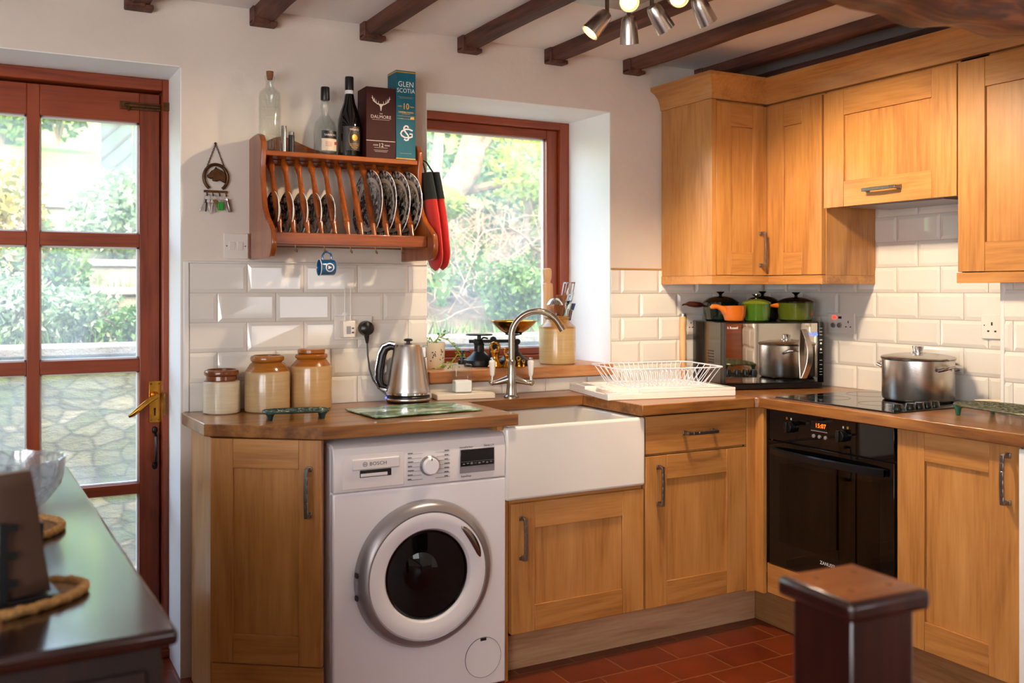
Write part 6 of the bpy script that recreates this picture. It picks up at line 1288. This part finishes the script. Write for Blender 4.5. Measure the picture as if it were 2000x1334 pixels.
bush('shrub', 'low bright yellow-green plant on the wall top at the right of the door view', (0.68, 5.55, 1.13), (0.18, 0.16, 0.13), 900, 0.04, 'bush_green')
bush('shrub', 'round green bush on the lawn near the shed', (0.70, 11.5, 3.35), (0.42, 0.45, 0.5), 1200, 0.11, 'bush_green')
bush('shrub', 'spreading bush on the lawn, upper left of the door view', (0.18, 12.2, 3.3), (0.3, 0.45, 0.42), 900, 0.11, 'bush_green')
m = MB()
for _ in range(60): a = random.uniform(-3, 6); y = random.uniform(18, 26); leaves(m, (a, y, gz(a, y)+0.8), (1.2, 1.0, 1.4), 60, 0.3)
o = m.build('hedgerow', 'bush_green', smooth=0); o['kind'] = 'stuff'; o['label'] = 'distant green hedgerow at the top of the lawn'; o['category'] = 'hedge'
# grass and weeds along the wall tops (uncountable)
m = MB()
for _ in range(1500):
    x = random.uniform(-0.6, 4.5); y = random.choice((5.40, 5.46, 6.7, 7.5, 8.35))+random.uniform(-.06, .2); z = gz(x, y); h = random.uniform(.04, .14); dx = random.gauss(0, .03); dy = random.gauss(0, .03)
    m.add([(x-.006, y, z-0.02), (x+.006, y, z-0.02), (x+dx, y+dy, z+h)], [(0, 1, 2)])
o = m.build('grass_tufts', 'bush_green', smooth=0); o['kind'] = 'stuff'; o['label'] = 'green grass tufts along the terrace edges'; o['category'] = 'grass'
# through the kitchen window: trunks, branches, ivy, bramble
def limb(m, p, q, r0, r1, bend=0.1, n=8):
    p, q = Vector(p), Vector(q); s = (q-p).orthogonal().normalized()*bend*(q-p).length
    s2 = Vector([random.gauss(0, 1) for _ in range(3)]).normalized()*bend*0.5*(q-p).length
    pts = [p.lerp(q, i/n)+s*math.sin(PI*i/n)+s2*math.sin(2*PI*i/n) for i in range(n+1)]; m.tube(pts, [r0+(r1-r0)*i/n for i in range(n+1)], 8); return pts
def tree(label, trunk, r, limbs, leafmat, lc, nl, ls):
    b = Vector(trunk[0]); t = thing('tree', label, 'tree', b); m = MB(); m.tube([Vector(p)-b for p in trunk], r, 12); m.build('trunk', 'bark', t)
    m = MB()
    for p, q, r0 in limbs:
        pts = limb(m, Vector(p)-b, Vector(q)-b, r0, r0*0.3, 0.12)
        for _ in range(4): s = random.choice(pts[3:]); limb(m, s, s+Vector([random.gauss(0, .35), random.gauss(0, .35), random.gauss(0.1, .25)]), r0*0.3, r0*0.08, 0.15, 5)
    m.build('branches', 'bark', t); m = MB()
    for c, rad in lc: leaves(m, Vector(c)-b, rad, nl, ls, up=1.0)
    m.build('leaves', leafmat, t, smooth=0)
tree('pale mossy tree leaning right across the upper left of the kitchen window', [(2.75, 7.0, 1.2), (3.0, 7.05, 1.6), (3.2, 7.1, 1.95), (3.45, 7.1, 2.3), (3.62, 7.15, 2.8), (3.7, 7.2, 3.6)], [0.17, 0.14, 0.12, 0.12, 0.10, 0.08],
     [((3.2, 7.1, 1.95), (3.05, 7.0, 2.9), 0.07), ((3.3, 7.1, 2.1), (4.3, 6.9, 2.15), 0.05), ((3.45, 7.1, 2.3), (4.2, 6.8, 2.9), 0.05), ((3.0, 7.05, 1.6), (2.8, 6.8, 2.6), 0.05)], 'tree_leaf',
     [((3.95, 6.8, 2.5), (0.45, 0.5, 0.35)), ((3.85, 6.4, 2.2), (0.35, 0.35, 0.25)), ((2.75, 6.0, 1.9), (0.12, 0.2, 0.12))], 240, 0.085)
tree('slim forked sapling with yellow-green leaves in the right of the kitchen window', [(3.75, 6.6, 1.3), (3.72, 6.6, 1.8), (3.78, 6.6, 2.1)], [0.035, 0.03, 0.022],
     [((3.78, 6.6, 2.1), (4.05, 6.6, 2.7), 0.018), ((3.74, 6.6, 1.95), (3.55, 6.6, 2.6), 0.018), ((3.74, 6.6, 1.9), (4.1, 6.4, 2.2), 0.014)], 'tree_leaf',
     [((3.9, 6.5, 2.35), (0.45, 0.35, 0.3)), ((3.6, 6.4, 2.2), (0.3, 0.3, 0.25)), ((4.0, 6.5, 1.9), (0.3, 0.3, 0.25))], 260, 0.075)
tree('dark upright trunk covered in ivy at the right edge of the kitchen window', [(3.55, 6.0, 1.05), (3.56, 6.02, 1.6), (3.58, 6.05, 2.2)], [0.075, 0.065, 0.05],
     [((3.56, 6.02, 1.6), (3.2, 5.9, 1.75), 0.018)], 'ivy', [((3.56, 6.0, 1.5), (0.13, 0.13, 0.4)), ((3.55, 6.0, 1.2), (0.2, 0.18, 0.15))], 160, 0.05)
m = MB()
for _ in range(110):
    x = random.uniform(2.2, 7.5); y = random.uniform(7.4, 9.8); leaves(m, (x, y, gz(x, y)+random.uniform(0, .5)), (0.4, 0.4, 0.35), 110, 0.10)
o = m.build('ivy_bank', 'ivy', smooth=0); o['kind'] = 'stuff'; o['label'] = 'tangled green ivy covering the bank behind the trees'; o['category'] = 'ivy'
m = MB()
for _ in range(70):
    x = random.uniform(3.0, 8); y = random.uniform(8.6, 11.5); leaves(m, (x, y, gz(x, y)+random.uniform(.3, 1.6)), (0.6, 0.5, 0.55), 110, 0.12)
o = m.build('sunlit_thicket', 'tree_leaf', smooth=0); o['kind'] = 'stuff'; o['label'] = 'yellow-green sunlit leaves high behind the tree'; o['category'] = 'foliage'
m = MB()
for i in range(430):
    x = random.uniform(2.2, 4.0); y = random.uniform(5.75, 6.9); p = Vector((x, y, gz(x, y)+random.uniform(0, .35))); q = p+Vector((random.gauss(0, .45), random.gauss(0, .2), random.uniform(-.1, .65)))
    limb(m, p, q, random.uniform(.0022, .006), .0012, random.uniform(.05, .4), 6)
o = m.build('bramble_twigs', 'twig_bark', smooth=60); o['kind'] = 'stuff'; o['label'] = 'tangle of bare pale bramble twigs outside the window'; o['category'] = 'twigs'
m = MB()
for i in range(26):
    b = Vector((random.uniform(2.5, 3.9), random.uniform(5.6, 6.8), 0)); b.z = gz(b.x, b.y)+random.uniform(0, .25); a = random.uniform(0, 6.28)
    for k in range(6):
        aa = a+k*1.05; prev = b
        for s in range(1, 9):
            u = s/8; p = b+Vector((math.cos(aa)*u*.28, math.sin(aa)*u*.2, .26*math.sin(u*2.0))); d = (p-prev).normalized(); w = d.cross(Vector((0, 0, 1))).normalized()*0.05*(1.1-u)
            m.add([prev, prev+w*1.0+d*0.012, p+d*0.006], [(0, 1, 2)]); m.add([prev, prev-w+d*0.012, p+d*0.006], [(0, 1, 2)]); prev = p
o = m.build('fern_fronds', 'bush_green', smooth=0); o['kind'] = 'stuff'; o['label'] = 'green ferns among the twigs on the bank'; o['category'] = 'ferns'
bush('shrub', 'bright low green bush in the lower right of the kitchen window', (3.12, 5.6, 1.30), (0.32, 0.22, 0.28), 1500, 0.05, 'bush_green')
